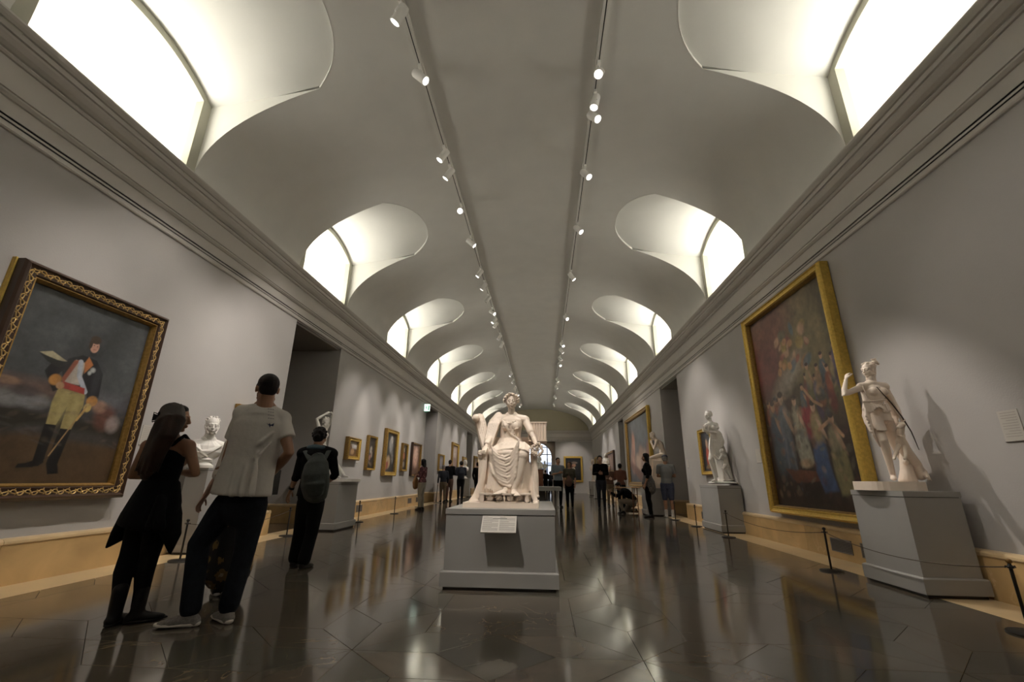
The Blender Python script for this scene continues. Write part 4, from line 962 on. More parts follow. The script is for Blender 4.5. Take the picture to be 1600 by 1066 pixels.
def joints(x, y, h, ang, z=0, head_yaw=0, head_pitch=0, lean=0, arms='down', spread=.09, side_lean=0, step=0, female=False):
    f = V((math.sin(ang), math.cos(ang), 0)); r = V((math.cos(ang), -math.sin(ang), 0)); u = V((0, 0, 1)); o = V((x, y, z)); k = h/1.75
    def p(a, b, c): return o+r*a*k+f*b*k+u*c*k
    sw = .165 if female else .19
    J = dict(pel=p(0, 0, .93), waist=p(0, lean*.3, 1.08), chest=p(side_lean*.6, lean*.6, 1.27), neck=p(side_lean, lean, 1.475), head=p(side_lean, lean+.025, 1.635),
             sL=p(-sw+side_lean, lean*.95-.01, 1.42), sR=p(sw+side_lean, lean*.95-.01, 1.42), hL=p(-.09, 0, .90), hR=p(.09, 0, .90),
             kL=p(-spread, .03+step*.3, .49), kR=p(spread, .03-step*.3, .49), aL=p(-spread, step*.5-.02, .085), aR=p(spread, -step*.5-.02, .085), f=f, r=r, k=k, h=h,
             fL=f, fR=f, female=female, ang=ang)
    if arms == 'down': J.update(eL=p(-sw-.06, lean*.7-.03, 1.13), eR=p(sw+.06, lean*.7-.03, 1.13), wL=p(-sw-.05, lean*.6+.07, .89), wR=p(sw+.05, lean*.6+.07, .89))
    elif arms == 'front': J.update(eL=p(-sw-.05, lean, 1.14), eR=p(sw+.05, lean, 1.14), wL=p(-.06, lean+.22, 1.15), wR=p(.06, lean+.24, 1.17))
    elif arms == 'cross': J.update(eL=p(-sw-.05, lean+.02, 1.14), eR=p(sw+.05, lean+.02, 1.14), wL=p(.10, lean+.18, 1.18), wR=p(-.10, lean+.20, 1.15))
    elif arms == 'hips': J.update(eL=p(-sw-.17, lean-.06, 1.18), eR=p(sw+.17, lean-.06, 1.18), wL=p(-.17, .05, 1.02), wR=p(.17, .05, 1.02))
    elif arms == 'one': J.update(eL=p(-sw-.06, lean*.7-.03, 1.13), eR=p(sw+.05, lean, 1.14), wL=p(-sw-.05, lean*.6+.05, .89), wR=p(.04, lean+.22, 1.2))
    hy = ang+head_yaw; J['hf'] = V((math.sin(hy)*math.cos(head_pitch), math.cos(hy)*math.cos(head_pitch), math.sin(head_pitch)))
    return J

def L(a, b, t): return V(a).lerp(V(b), t)
def torso(g, J, inf=0, low=0.0, flat=False):
    k = J['k']; r = (J['sR']-J['sL']).normalized(); hr = (J['hR']-J['hL']).normalized(); fem = J['female']
    crotch = L(J['hL'], J['hR'], .5)-V((0, 0, .03*k))
    hipw = .172 if fem else .160; ww = .118 if fem else .140; cw = .150 if fem else .170
    P = [crotch, J['pel'], L(J['pel'], J['waist'], .55), J['waist'], L(J['waist'], J['chest'], .55), J['chest'], L(J['chest'], J['neck'], .55), L(J['chest'], J['neck'], .82)]
    W = [(.13, .10), (hipw, .118), (hipw*.93, .108), (ww, .088), (cw*.92, .102), (cw, .115), (cw*1.04, .100), (.10, .07)]
    ref = (r+hr)*.5
    P2, W2 = [], []
    for i, (p, w_) in enumerate(zip(P, W)):
        if i < low: continue
        P2.append(p); W2.append(((w_[0]+inf)*k, (w_[1]+inf)*k))
    g.tube(P2, W2, 22, ref=ref, flatcap=flat)
    for s_ in ('sL', 'sR'):
        g.tube([L(J['chest'], J['neck'], .75), J[s_]], [(.065+inf)*k, (.056+inf)*k], 12)
    if fem:
        f = r.cross(V((0, 0, 1)))*-1
        f = V((0, 0, 1)).cross(r)
        for s_ in (-1, 1): g.ell(J['chest']+r*s_*.068*k+f*.085*k+V((0, 0, .0)), ((.058+inf)*k,)*3, nu=12, nv=8)
def arm(g, J, s_, inf=0, t=2.0):
    """t: 0..2 covered length (1 = elbow, 2 = wrist)"""
    k = J['k']; S, E, W_ = J['s'+s_], J['e'+s_], J['w'+s_]; m = .9 if J['female'] else 1
    pts = [S, L(S, E, .35), L(S, E, .75), E, L(E, W_, .3), L(E, W_, .7), W_]; rr = [.056, .050, .043, .039, .041, .032, .025]; tt = [0, .35, .75, 1, 1.3, 1.7, 2]
    o = [(p, r_*m) for p, r_, q in zip(pts, rr, tt) if q <= t+1e-6]
    if t < 2:
        for i in range(6):
            if tt[i] <= t < tt[i+1]: q = (t-tt[i])/(tt[i+1]-tt[i]); o.append((L(pts[i], pts[i+1], q), rr[i]*(1-q)+rr[i+1]*q))
    g.tube([p for p, _ in o], [(r_+inf)*k for _, r_ in o], 12)
def leg(g, J, s_, inf=0, t=2.0, flare=0, straight=False):
    k = J['k']; H, K, A = J['h'+s_], J['k'+s_], J['a'+s_]
    back = V((0, 0, 0)) if straight else -J['f']*.012*k
    pts = [H, L(H, K, .3), L(H, K, .7), K, L(K, A, .3)+back, L(K, A, .65), A]; rr = [.088, .085, .066, .055, .055, .042, .036]; tt = [0, .3, .7, 1, 1.3, 1.65, 2]
    if straight: rr = [.088, .085, .070, .060, .056, .052, .048]
    o = [(p, r_) for p, r_, q in zip(pts, rr, tt) if q <= t+1e-6]
    if t < 2:
        for i in range(6):
            if tt[i] <= t < tt[i+1]: q = (t-tt[i])/(tt[i+1]-tt[i]); o.append((L(pts[i], pts[i+1], q), rr[i]*(1-q)+rr[i+1]*q))
    n = len(o)
    g.tube([p for p, _ in o], [(r_+inf+flare*(i/(n-1))**2)*k for i, (_, r_) in enumerate(o)], 14)
def foot(g, A, f, k, inf=0, up=0):
    f = V(f).normalized(); r = V((f.y, -f.x, 0)); z0 = A.z-.085*k
    P = lambda a, b: V((A.x, A.y, z0))+f*a*k+V((0, 0, b*k))
    g.tube([P(-.035, .035), P(.03, .04), P(.10, .030), P(.165, .022)], [((.032+inf)*k, (.035+inf*.5)*k), ((.038+inf)*k, (.036+inf*.5)*k), ((.043+inf)*k, (.026+inf*.5)*k), ((.032+inf)*k, (.018+inf*.5)*k)], 12, ref=r)
    g.tube([V(A), P(.0, .045)], [(.036+inf)*k, (.038+inf)*k], 10)
def body_mesh(J, vox=.012, hv=.006, curl=.5, bare_feet=False, extra=None, palms=None, hands=True):
    g = G(); k = J['k']; torso(g, J)
    for s_ in 'LR': arm(g, J, s_); leg(g, J, s_); foot(g, J['a'+s_], J['f'+s_], k*.95)
    g.tube([L(J['chest'], J['neck'], .7), J['neck'], L(J['neck'], J['head'], .45)], [.075*k, .056*k, .052*k], 14)
    if extra: extra(g)
    ms = [remesh(g, vox, 3)]
    H = frame_of(J['hf']).to_4x4(); ks = k*(1.0 if J['female'] else 1.04)
    ms.append(xform(head_mesh(hv, J['female']), Matrix.Translation(J['head']) @ H @ Matrix.Scale(ks, 4)))
    if hands:
        for s_, sd in (('L', 1), ('R', -1)):
            d = (J['w'+s_]-J['e'+s_]).normalized()
            c = (L(J['hL'], J['hR'], .5)); n = (palms or {}).get(s_)
            if n is None:
                n = V((c.x, c.y, J['w'+s_].z))-J['w'+s_]
                if n.length < .02: n = -J['f']
            sgn = 1
            s_dir = d.cross((V(n)-d*V(n).dot(d)).normalized())
            sgn = 1 if s_dir.dot(J['f']+V((0, 0, .4))) > 0 else -1
            m = hand_geo(J['w'+s_], d, n, sgn, curl if not isinstance(curl, dict) else curl[s_], k*(.92 if J['female'] else 1)).mesh('h', True); fix_normals(m); ms.append(m)
    return mesh_join(ms, 'body')

M_skin = mat('skin_light', (.42, .24, .16), .5, .06, 8); M_skin2 = mat('skin_tan', (.30, .155, .09), .5, .06, 8); M_skin3 = mat('skin_pale', (.50, .31, .23), .5, .06, 8)
M_hair_d = mat('hair_dark', (.009, .006, .005), .6, .3, 40, .3, bscale=160, spec=.25); M_hair_b = mat('hair_brown', (.045, .022, .012), .5, .3, 40, .5, bscale=160); M_hair_g = mat('hair_grey', (.20, .18, .16), .6, .2, 40, .5, bscale=160)
M_black = mat('black_cloth', (.0045, .0045, .005), .9, .2, 12, .2, bscale=120, spec=.15); M_navy = mat('dark_navy_cloth', (.012, .014, .022), .85, .2, 12, .2, bscale=120)
M_jean = mat('dark_jeans', (.009, .011, .016), .9, .3, 25, .25, bscale=200, spec=.2); M_tee = mat('white_tee', (.52, .49, .46), .85, .04, 6, .25, bscale=30)
M_khaki = mat('khaki_cloth', (.16, .115, .07), .85, .1, 10); M_brown = mat('brown_cloth', (.09, .045, .03), .85, .15, 10); M_shoe_d = mat('dark_shoe', (.007, .006, .006), .55, spec=.3); M_sole = mat('pale_sole', (.62, .57, .52), .6)

def shoe_parts(t, A, f, k, m, sole=None, boot=0, label=None):
    g = G(); foot(g, A, f, k, .012); g.tube([V((A.x, A.y, A.z-.04*k))+V(f).normalized()*.05*k, V((A.x, A.y, A.z-.055*k))+V(f).normalized()*.13*k], [.034*k, .024*k], 12)
    if boot: g.tube([V(A)-V((0, 0, .01)), V(A)+V((0, 0, boot))], [.050*k, .054*k], 12)
    o = obj('shoe', remesh(g, .009 if sole else .012, 2), m, t)
    f = V(f).normalized(); r = V((f.y, -f.x, 0)); z0 = A.z-.085*k
    hs = .020 if sole else .013; s = G(); P = lambda a: V((A.x, A.y, z0+hs*k))+f*a*k
    s.tube([P(-.055), P(-.03), P(.04), P(.12), P(.175), P(.198)], [(.030*k, hs*k), (.045*k, hs*k*1.1), (.049*k, hs*k), (.055*k, hs*k*.9), (.045*k, hs*k*.85), (.02*k, hs*k*.7)], 12, ref=r)
    obj('sole', s, sole or M_shoe_d, o, smooth=True)
    return o
def hair_cap(J, m, t, kind='short', vox=.008, extra=None, k2=1.0):
    k = J['k']*k2; M = Matrix.Translation(J['head']) @ frame_of(J['hf']).to_4x4(); g = G()
    P = lambda a, b, c: M @ V((a*k, b*k, c*k)); R3 = M.to_3x3()
    def el(c, r): g.ell(P(*c), [q*k for q in r], R3)
    el((0, -.022, .042), (.084, .098, .088)); el((0, -.055, -.01), (.072, .058, .07)); el((0, .022, .086), (.060, .045, .034))
    if kind in ('curly', 'full'):
        rr = random.Random(5)
        for i in range(46):
            a, b = rr.uniform(0, 2*PI), rr.uniform(-.5, 1.4); d = V((math.cos(a)*math.cos(b), math.sin(a)*math.cos(b)*1.05, math.sin(b)))
            if d.y > .45 and d.z < .55: continue
            el((d.x*.082, -.02+d.y*.095, .035+d.z*.09), (.019, .019, .019))
    if kind in ('long', 'bob', 'pony'):
        n = -.12 if kind == 'bob' else -.30
        for s_ in (-1, 0, 1):
            g.tube([P(s_*.05, -.05, .03), P(s_*.062, -.068, -.05), P(s_*.06, -.075, n*.6), P(s_*.05, -.07, n)], [(.045*k, .035*k), (.042*k, .032*k), (.038*k, .026*k), (.018*k, .014*k)], 12, ref=R3 @ V((1, 0, 0)))
        for s_ in (-1, 1): g.tube([P(s_*.07, .01, .05), P(s_*.082, .0, -.03), P(s_*.078, -.02, -.11)], [.028*k, .022*k, .016*k], 10)
    if extra: extra(g, P, R3, k)
    return obj('hair', remesh(g, vox, 2), m, t)

def person(label, J, top, bottom, hair, skin=None, kind='short', sleeve=.6, bot='trousers', shoes=None, sole=None, vox=.016, hv=.009, group=None, hem=1, curl=.5, top_inf=.016, palms=None, boot=0, collar=False, hair_extra=None, top_extra=None, bot_extra=None, bot_flare=0):
    base = L(J['aL'], J['aR'], .5); t = thing('person', label, 'person', (base.x, base.y, min(J['aL'].z, J['aR'].z)-.085*J['k']), group)
    k = J['k']
    obj('body', body_mesh(J, vox, hv, curl, palms=palms), skin or M_skin, t)
    if top:
        g = G(); torso(g, J, top_inf, low=hem, flat=True)
        if sleeve > 0:
            for s_ in 'LR': arm(g, J, s_, .012 if sleeve > 1 else .017, sleeve)
        if top_extra: top_extra(g)
        obj('top', remesh(g, vox*.8, 3), top, t)
    if bottom:
        g = G()
        if bot in ('trousers', 'shorts'):
            torso2(g, J, .013)
            for s_ in 'LR': leg(g, J, s_, .012 if bot == 'trousers' else .022, 1.93 if bot == 'trousers' else .92, flare=bot_flare, straight=(bot_flare > 0))
        else:
            c0 = J['pel']; c1 = L(J['kL'], J['kR'], .5); c2 = L(J['aL'], J['aR'], .5); r = (J['hR']-J['hL']).normalized()
            g.tube([L(J['waist'], J['pel'], .2), c0, L(c0, c1, .5), c1, L(c1, c2, .62)], [(.125*k, .10*k), (.180*k, .130*k), (.195*k, .155*k), (.205*k, .17*k), (.225*k, .19*k)], 24, ref=r)
        if bot_extra: bot_extra(g)
        nm = {'trousers': 'trousers', 'shorts': 'shorts', 'skirt': 'skirt'}[bot]
        obj(nm, remesh(g, vox*.8, 3), bottom, t)
    for s_ in 'LR': shoe_parts(t, J['a'+s_], J['f'+s_], k*.97, shoes or M_shoe_d, sole, boot)
    if hair: hair_cap(J, hair, t, kind, max(.006, hv*.9), hair_extra)
    return t
def torso2(g, J, inf):
    k = J['k']; hr = (J['hR']-J['hL']).normalized(); hipw = .172 if J['female'] else .160
    crotch = L(J['hL'], J['hR'], .5)-V((0, 0, .04*k))
    g.tube([crotch, J['pel'], L(J['pel'], J['waist'], .45)], [((.13+inf)*k, (.10+inf)*k), ((hipw+inf)*k, (.118+inf)*k), ((hipw*.92+inf*.6)*k, (.108+inf*.6)*k)], 22, ref=hr)
# ================================================================ marble statues
def marble_figure(J, vox, hv, extra=None, curl=.5, palms=None, bare=True, blend=3):
    return body_mesh(J, vox, hv, curl, extra=extra, palms=palms)
def curls(g, c, M, r, n, seed, lo=-.2, hi=1.3, s=.014, front=.55):
    rr = random.Random(seed)
    for i in range(n):
        a, b = rr.uniform(0, 2*PI), rr.uniform(lo, hi); d = V((math.cos(a)*math.cos(b), math.sin(a)*math.cos(b), math.sin(b)))
        if d.y > front and d.z < .62: continue
        g.ell(V(c)+M @ V((d.x*r[0], d.y*r[1], d.z*r[2])), s*rr.uniform(.8, 1.25), nu=8, nv=6)

# ---- enthroned woman in the middle
def throned_woman():
    t = thing('seated_statue', 'cream marble statue of an enthroned woman with wreath, in the middle', 'statue', (-.43, 5.2, .72))
    A = lambda x, y, Y: at(x, y, Y)
    k = .80
    J = dict(k=k, h=1.4, female=True, f=V((0, -1, 0)), r=V((-1, 0, 0)), fL=V((.05, -1, 0)), fR=V((-.1, -1, 0)), hf=V((.06, -1, -.08)),
             head=A(799, 627.5, 5.20), neck=A(799.5, 649, 5.26), chest=A(799, 667, 5.25), waist=A(797, 686, 5.26), pel=A(797, 700, 5.28),
             sR=A(777.5, 656, 5.27), sL=A(820.5, 656.5, 5.27), hR=A(786, 703, 5.24), hL=A(811, 703, 5.24), kR=A(773, 709, 4.98), kL=A(816, 712, 4.94),
             aR=A(790, 763, 4.93), aL=A(803, 764, 4.90), eR=A(766, 684, 5.16), wR=A(759, 698, 5.02), eL=A(834, 685, 5.16), wL=A(838, 696, 5.03))
    obj('figure', marble_figure(J, .0075, .0045, curl={'L': 1.2, 'R': .5}, palms={'L': V((-.6, 0, -.5)), 'R': V((0, 0, -1))}), M_marble, t)
    # hair and flower wreath
    g = G(); H = frame_of(J['hf']); c = J['head']
    g.ell(c+H @ V((0, -.022*k, .042*k)), (.083*k, .096*k, .084*k), H)
    for s_ in (-1, 1): g.ell(c+H @ V((s_*.062*k, .0, .0)), (.026*k, .05*k, .055*k), H)
    g.tube([c+H @ V((0, -.08*k, .0)), c+H @ V((0, -.075*k, -.09*k))], [.05*k, .03*k], 10)
    obj('hair', remesh(g, .006, 2), M_marble, t)
    g = G(); rr = random.Random(4)
    for i in range(64):
        a = PI*(-.12+1.24*i/63); rad = rr.uniform(.082, .106)
        p = c+H @ V((math.cos(a)*rad*1.08*k, (.035+.03*math.sin(a)+rr.uniform(-.035, .02))*k, (.018+math.sin(a)*rad*.92)*k))
        q = Matrix.Rotation(rr.uniform(0, 6), 3, V((rr.random(), rr.random(), rr.random()+.1)))
        g.ell(p, (.017*k, .010*k, .013*k), q, 8, 6)
    obj('flower_wreath', g, M_marble, t, smooth=True)
    # drapery
    g = G(); X = V((1, 0, 0))
    torso(g, J, .012, low=2)
    g.ell(A(796, 701, 5.12), (.17, .13, .052)); g.ell(A(794, 709, 4.995), (.165, .105, .060)); g.tube([A(798, 671, 5.25), A(797.5, 685, 5.25), A(797, 697, 5.25)], [(.125, .088), (.120, .094), (.15, .105)], 22, ref=X, flatcap=True)
    g.tube([A(797, 693, 5.28), A(796, 706, 5.14), A(795, 722, 5.045), A(794, 745, 5.025), A(792, 766, 5.03)], [(.150, .11), (.185, .13), (.185, .12), (.195, .12), (.245, .14)], 26, ref=X)
    g.tube([J['hR'], L(J['hR'], J['kR'], .5), J['kR']], [.092, .086, .070], 14); g.tube([J['hL'], L(J['hL'], J['kL'], .5), J['kL']], [.092, .086, .068], 14)
    g.tube([J['kR'], A(776, 735, 4.96), A(782, 762, 4.97)], [.066, .058, .055], 14); g.tube([J['kL'], A(811, 738, 4.93), A(805, 756, 4.92)], [.062, .052, .046], 14)
    def fold(pts, r=.011, s=6): g.tube([A(*p) for p in pts], [r*.45]+[r]*(len(pts)-2)+[r*.45], s)
    for i in range(11):      # swags hanging from knee to knee, each a deep catenary
        y = 700+i*5.0; d = 13-.4*i; wob = 1.5*math.sin(i*2.1)
        fold([(767+i*.7, y-5, 4.905), (771+i*.8, y+d*.35, 4.890), (778+i*.8, y+d*.85, 4.885), (788+i*.5+wob, y+d*1.12, 4.900), (797+wob, y+d*.85, 4.900), (804-i*.2, y+d*.15, 4.885), (809-i*.4, y-d*.6, 4.872), (812-i*.5, y-d*1.1, 4.875)], .0118+.003*(i % 2), 8)
    for i in range(7):      # long diagonal folds down to the ankle
        fold([(764+i*1.2, 720+i*3, 4.925), (769+i*1.6, 738+i*2.5, 4.91), (780+i*1.6, 753+i*1.2, 4.90), (797+i*.3, 763-i*.5, 4.885)], .012, 7)
    for i in range(10):     # hem falling to the left
        fold([(768+i*1.5, 726+i*2.2, 4.945), (764+i*1.9, 746+i, 4.93), (758+i*3, 769, 4.91)], .0105, 6)
    for i in range(7):      # cloth on the right of the shin
        fold([(820+i*1.3, 716+i*1.5, 4.93+i*.015), (818+i*1.9, 742, 4.93+i*.015), (814+i*2.6, 768, 4.93+i*.015)], .0115, 6)
    for i in range(6):      # bunched cloth across the lap
        fold([(771-i*.8, 699+i*1.4, 5.06-.02*i), (785, 692.5+i*2.0, 5.07-.03*i), (802, 690+i*2.1, 5.07-.03*i), (820, 692.5+i*2.1, 5.05-.03*i), (828, 698+i*1.8, 5.01-.02*i)], .0145, 7)
    for i in range(5):      # sash from shoulder under the breast
        fold([(783+i*.9, 654+i*.6, 5.15), (788+i*.8, 665, 5.12), (796+i*.7, 677, 5.14), (806+i*.8, 685, 5.13), (816, 692, 5.12)], .0062, 6)
    for i in range(9):      # fine vertical folds over the belly
        fold([(785+i*3.3, 673, 5.155), (785+i*3.1, 682, 5.16), (784+i*3.3, 692, 5.155)], .005, 5)
    fold([(783, 668, 5.14), (799, 672.5, 5.125), (815, 668, 5.14)], .007, 6)
    fold([(779, 655, 5.19), (789, 659, 5.15), (794, 661.5, 5.13), (803, 658.5, 5.145), (814, 655, 5.18)], .0055, 6)
    for i in range(7): g.ell(A(781+i*5, 655+3.5*math.sin(i/6*PI)*1.4, 5.14), .006, nu=6, nv=5)
    # mantle over the (viewer's) left shoulder and arm, falling beside the throne
    for i in range(6):
        fold([(784-i*2.2, 649+i*1.0, 5.24), (780-i*3.2, 662, 5.185), (773-i*2.6, 680, 5.145), (768-i*2.4, 698, 5.08)], .013, 7)
        fold([(764-i*2, 700, 5.04), (760-i*1.3, 722, 5.0), (757-i*1.2, 748, 4.99), (752-i*2.2, 773, 4.98), (744-i*2.4, 784, 4.95)], .014, 7)
        fold([(829+i*1.0, 708, 5.02), (831+i*.8, 732, 5.02), (830+i*.9, 756, 5.02), (831+i*1.1, 776, 4.98), (835+i*1.2, 786, 4.93)], .012, 7)
    g.tube([A(779, 651, 5.30), A(773, 662, 5.27), A(767, 680, 5.22), A(762, 697, 5.14)], [(.05, .06), (.075, .08), (.068, .08), (.05, .07)], 14, ref=X)
    g.tube([A(764, 694, 5.1), A(756, 735, 5.05), A(750, 778, 5.03)], [(.03, .06), (.035, .08), (.06, .09)], 12, ref=X)
    g.tube([A(833, 706, 5.08), A(833, 745, 5.06), A(835, 782, 5.02)], [(.022, .06), (.024, .06), (.035, .08)], 12, ref=X)
    g.ell(A(742, 785, 4.96), (.06, .09, .025)); g.ell(A(836, 786, 4.92), (.035, .07, .022))
    for i in range(4): g.ell(A(770+i*9, 706+(i % 2)*2.5, 4.99), (.03, .03, .014))
    for s_ in 'R': arm(g, J, s_, .014, 1.7)
    arm(g, J, 'L', .009, .62)
    obj('drapery', remesh(g, .0062, 2, .45), M_marble, t)
    # feet peeping out over the stool
    g = G()
    for (x, y, Y, dx) in ((803, 770, 4.86, .05), (789, 768, 4.86, -.1)):
        c = A(x, y, Y); g.tube([c+V((0, .07, .03)), c, c+V((dx*.5, -.06, -.012)), c+V((dx*.8, -.10, -.02))], [(.028, .03), (.032, .028), (.036, .018), (.028, .011)], 12, ref=X)
        for i in range(5): q = c+V((dx*.8-.025+.0125*i, -.105+abs(i-1)*.004, -.022)); g.tube([q+V((0, .02, 0)), q-V((0, .012, .003))], [.0085, .0072], 8)
    obj('foot', remesh(g, .0045, 2), M_marble, t)
    # throne
    g = G(); g.box((-.69, 5.02, .776), (-.15, 5.50, 1.19)); g.box((-.72, 5.46, .776), (-.17, 5.60, 1.50)); g.box((-.1695, 5.465, 1.38), (-.03, 5.58, 1.495))
    th = obj('throne', g, M_marble, t)
    g = G(); a, b = A(826, 690, 5.42), A(853.5, 664, 5.42)
    g.box((a.x, 5.24, a.z), (b.x, 5.56, b.z))
    for i in range(7): x = a.x+.012+(b.x-a.x-.024)*i/6; g.tube([(x, 5.238, a.z+.006), (x, 5.238, b.z-.006)], .011, 8)
    g.box((a.x-.0, 5.225, b.z-.002), (b.x+.008, 5.57, b.z+.014)); g.box((a.x, 5.225, a.z-.012), (b.x+.006, 5.57, a.z))
    obj('back_rail', g, M_marble, t)
    g = G()
    g.tube([A(749, 654, 5.34), A(752, 666, 5.33), A(755, 682, 5.31), A(759, 702, 5.26)], [(.062, .06), (.070, .07), (.062, .07), (.045, .07)], 18, ref=X)
    for i in range(5): g.tube([A(743.5+i*3.4, 657, 5.28), A(749+i*2.9, 678, 5.25), A(755+i*2.0, 700, 5.20)], [.009, .0105, .008], 8)
    v = A(744.5, 655, 5.30)
    for i in range(22): th_ = i/21*2.3*PI; r_ = .052*(1-i/26); g.ell(v+V((r_*math.cos(th_)*.9, -.07, r_*math.sin(th_))), .011, nu=8, nv=6)
    g.tube([v+V((0, -.09, 0)), v+V((0, .2, 0))], .042, 14)
    obj('volute_wing', remesh(g, .007, 2), M_marble, t)
    for x0, nm in ((750.5, 'armrest'), (836, 'armrest')):
        g = G(); g.ell(A(x0, 708, 5.0), (.034, .04, .034)); g.tube([A(x0, 709, 5.02), A(x0, 709, 5.46)], .026, 12)
        g.tube([A(x0, 712, 5.02), A(x0+.5, 728, 5.02), A(x0+1, 742, 5.02), A(x0+1, 772, 5.02)], [.030, .024, .032, .036], 14); g.ell(A(x0+1, 776, 5.02), (.045, .05, .022))
        for i in range(5): a_ = i/5*2*PI; g.ell(A(x0, 708, 4.965)+V((.022*math.cos(a_), 0, .022*math.sin(a_))), .010, nu=8, nv=6)
        obj(nm, remesh(g, .007, 2), M_marble, t)
    # footstool with pierced palmette front
    x0, x1, z0, z1, y = -.665, -.150, .776, .868, 4.80
    g = G(); g.box((x0-.012, y-.012, z1-.018), (x1+.012, 5.03, z1)); g.box((x0, y, z0), (x1, 5.03, z0+.010)); g.box((x0, y, z0), (x0+.045, 5.03, z1-.01)); g.box((x1-.045, y, z0), (x1, 5.03, z1-.01)); g.box((x0, 4.90, z0), (x1, 5.03, z1-.01))
    for s_ in (x0+.022, x1-.022): g.box((s_-.012, y-.008, z0), (s_+.012, y, z1-.018))
    fs = obj('footstool', g, M_marble, t)
    g = G(); m = (x0+x1)/2; zc = (z0+z1)/2-.004
    for s_ in (-1, 1):
        for j in range(2):
            c = V((m+s_*(.062+.092*j), y+.006, zc))
            for i in range(6):
                a_ = -1.3+2.6*i/5; g.tube([c, c+V((math.sin(a_)*.018, 0, math.cos(a_)*.018)), c+V((math.sin(a_)*.034, 0, math.cos(a_)*.030))], [.003, .006, .003], 6)
                g.tube([c, c-V((math.sin(a_)*.016, 0, math.cos(a_)*.016)), c-V((math.sin(a_)*.03, 0, math.cos(a_)*.028))], [.003, .005, .0025], 6)
            pts = [c+V((s_*(.036*math.cos(q)), 0, .026*math.sin(q))) for q in [i*.5 for i in range(9)]]; g.tube(pts, .0035, 6)
    g.ell((m, y+.004, zc), (.014, .006, .014)); g.tube([(m, y+.006, z0+.01), (m, y+.006, z1-.02)], .006, 6)
    obj('palmette_panel', g, M_marble, fs, smooth=True)
    # wreath in the hand
    g = G(); c = A(839, 703, 4.97); rr = random.Random(9)
    for i in range(70):
        a_ = 2*PI*i/70; r_ = .058+rr.uniform(-.012, .014); p = c+V((r_*math.cos(a_), rr.uniform(-.018, .018), r_*math.sin(a_)*1.05))
        g.ell(p, (.014, .006, .009), Matrix.Rotation(rr.uniform(0, 6), 3, V((rr.random(), 1, rr.random()))), 8, 6)
    g.tube([c+V((.058*math.cos(q*.35), 0, .06*math.sin(q*.35))) for q in range(19)], .008, 8)
    for q in range(3): g.tube([c+V((.03*math.cos(q*2.1), 0, .03*math.sin(q*2.1))), c+V((.05*math.cos(q*2.1+.6), -.01, .05*math.sin(q*2.1+.6)))], .006, 6)
    obj('hand_wreath', g, M_marble, t, smooth=True)
    g = G(); g.box((-.835, 4.775, .72), (-.055, 5.66, .774)); obj('plinth', g, M_marble, t)
throned_woman()

def base_slab(t, px0, px1, Y0, Y1, z0, z1, m, rough=0):
    a, b = at(px0, 760, Y0).x, at(px1, 760, Y0).x
    g = G(); n = 22; pts = []
    for i in range(n):
        q = 2*PI*i/n; c, s_ = math.cos(q), math.sin(q); e_ = .55 if not rough else .8
        rx, ry = (b-a)/2, (Y1-Y0)/2; rr = 1+rough*math.sin(q*5)*.06
        pts.append(V(((a+b)/2+rx*math.copysign(abs(c)**e_, c)*rr, (Y0+Y1)/2+ry*math.copysign(abs(s_)**e_, s_)*rr, z0)))
    g.prism(pts, (0, 0, z1-z0)); return obj('base', g, m, t)

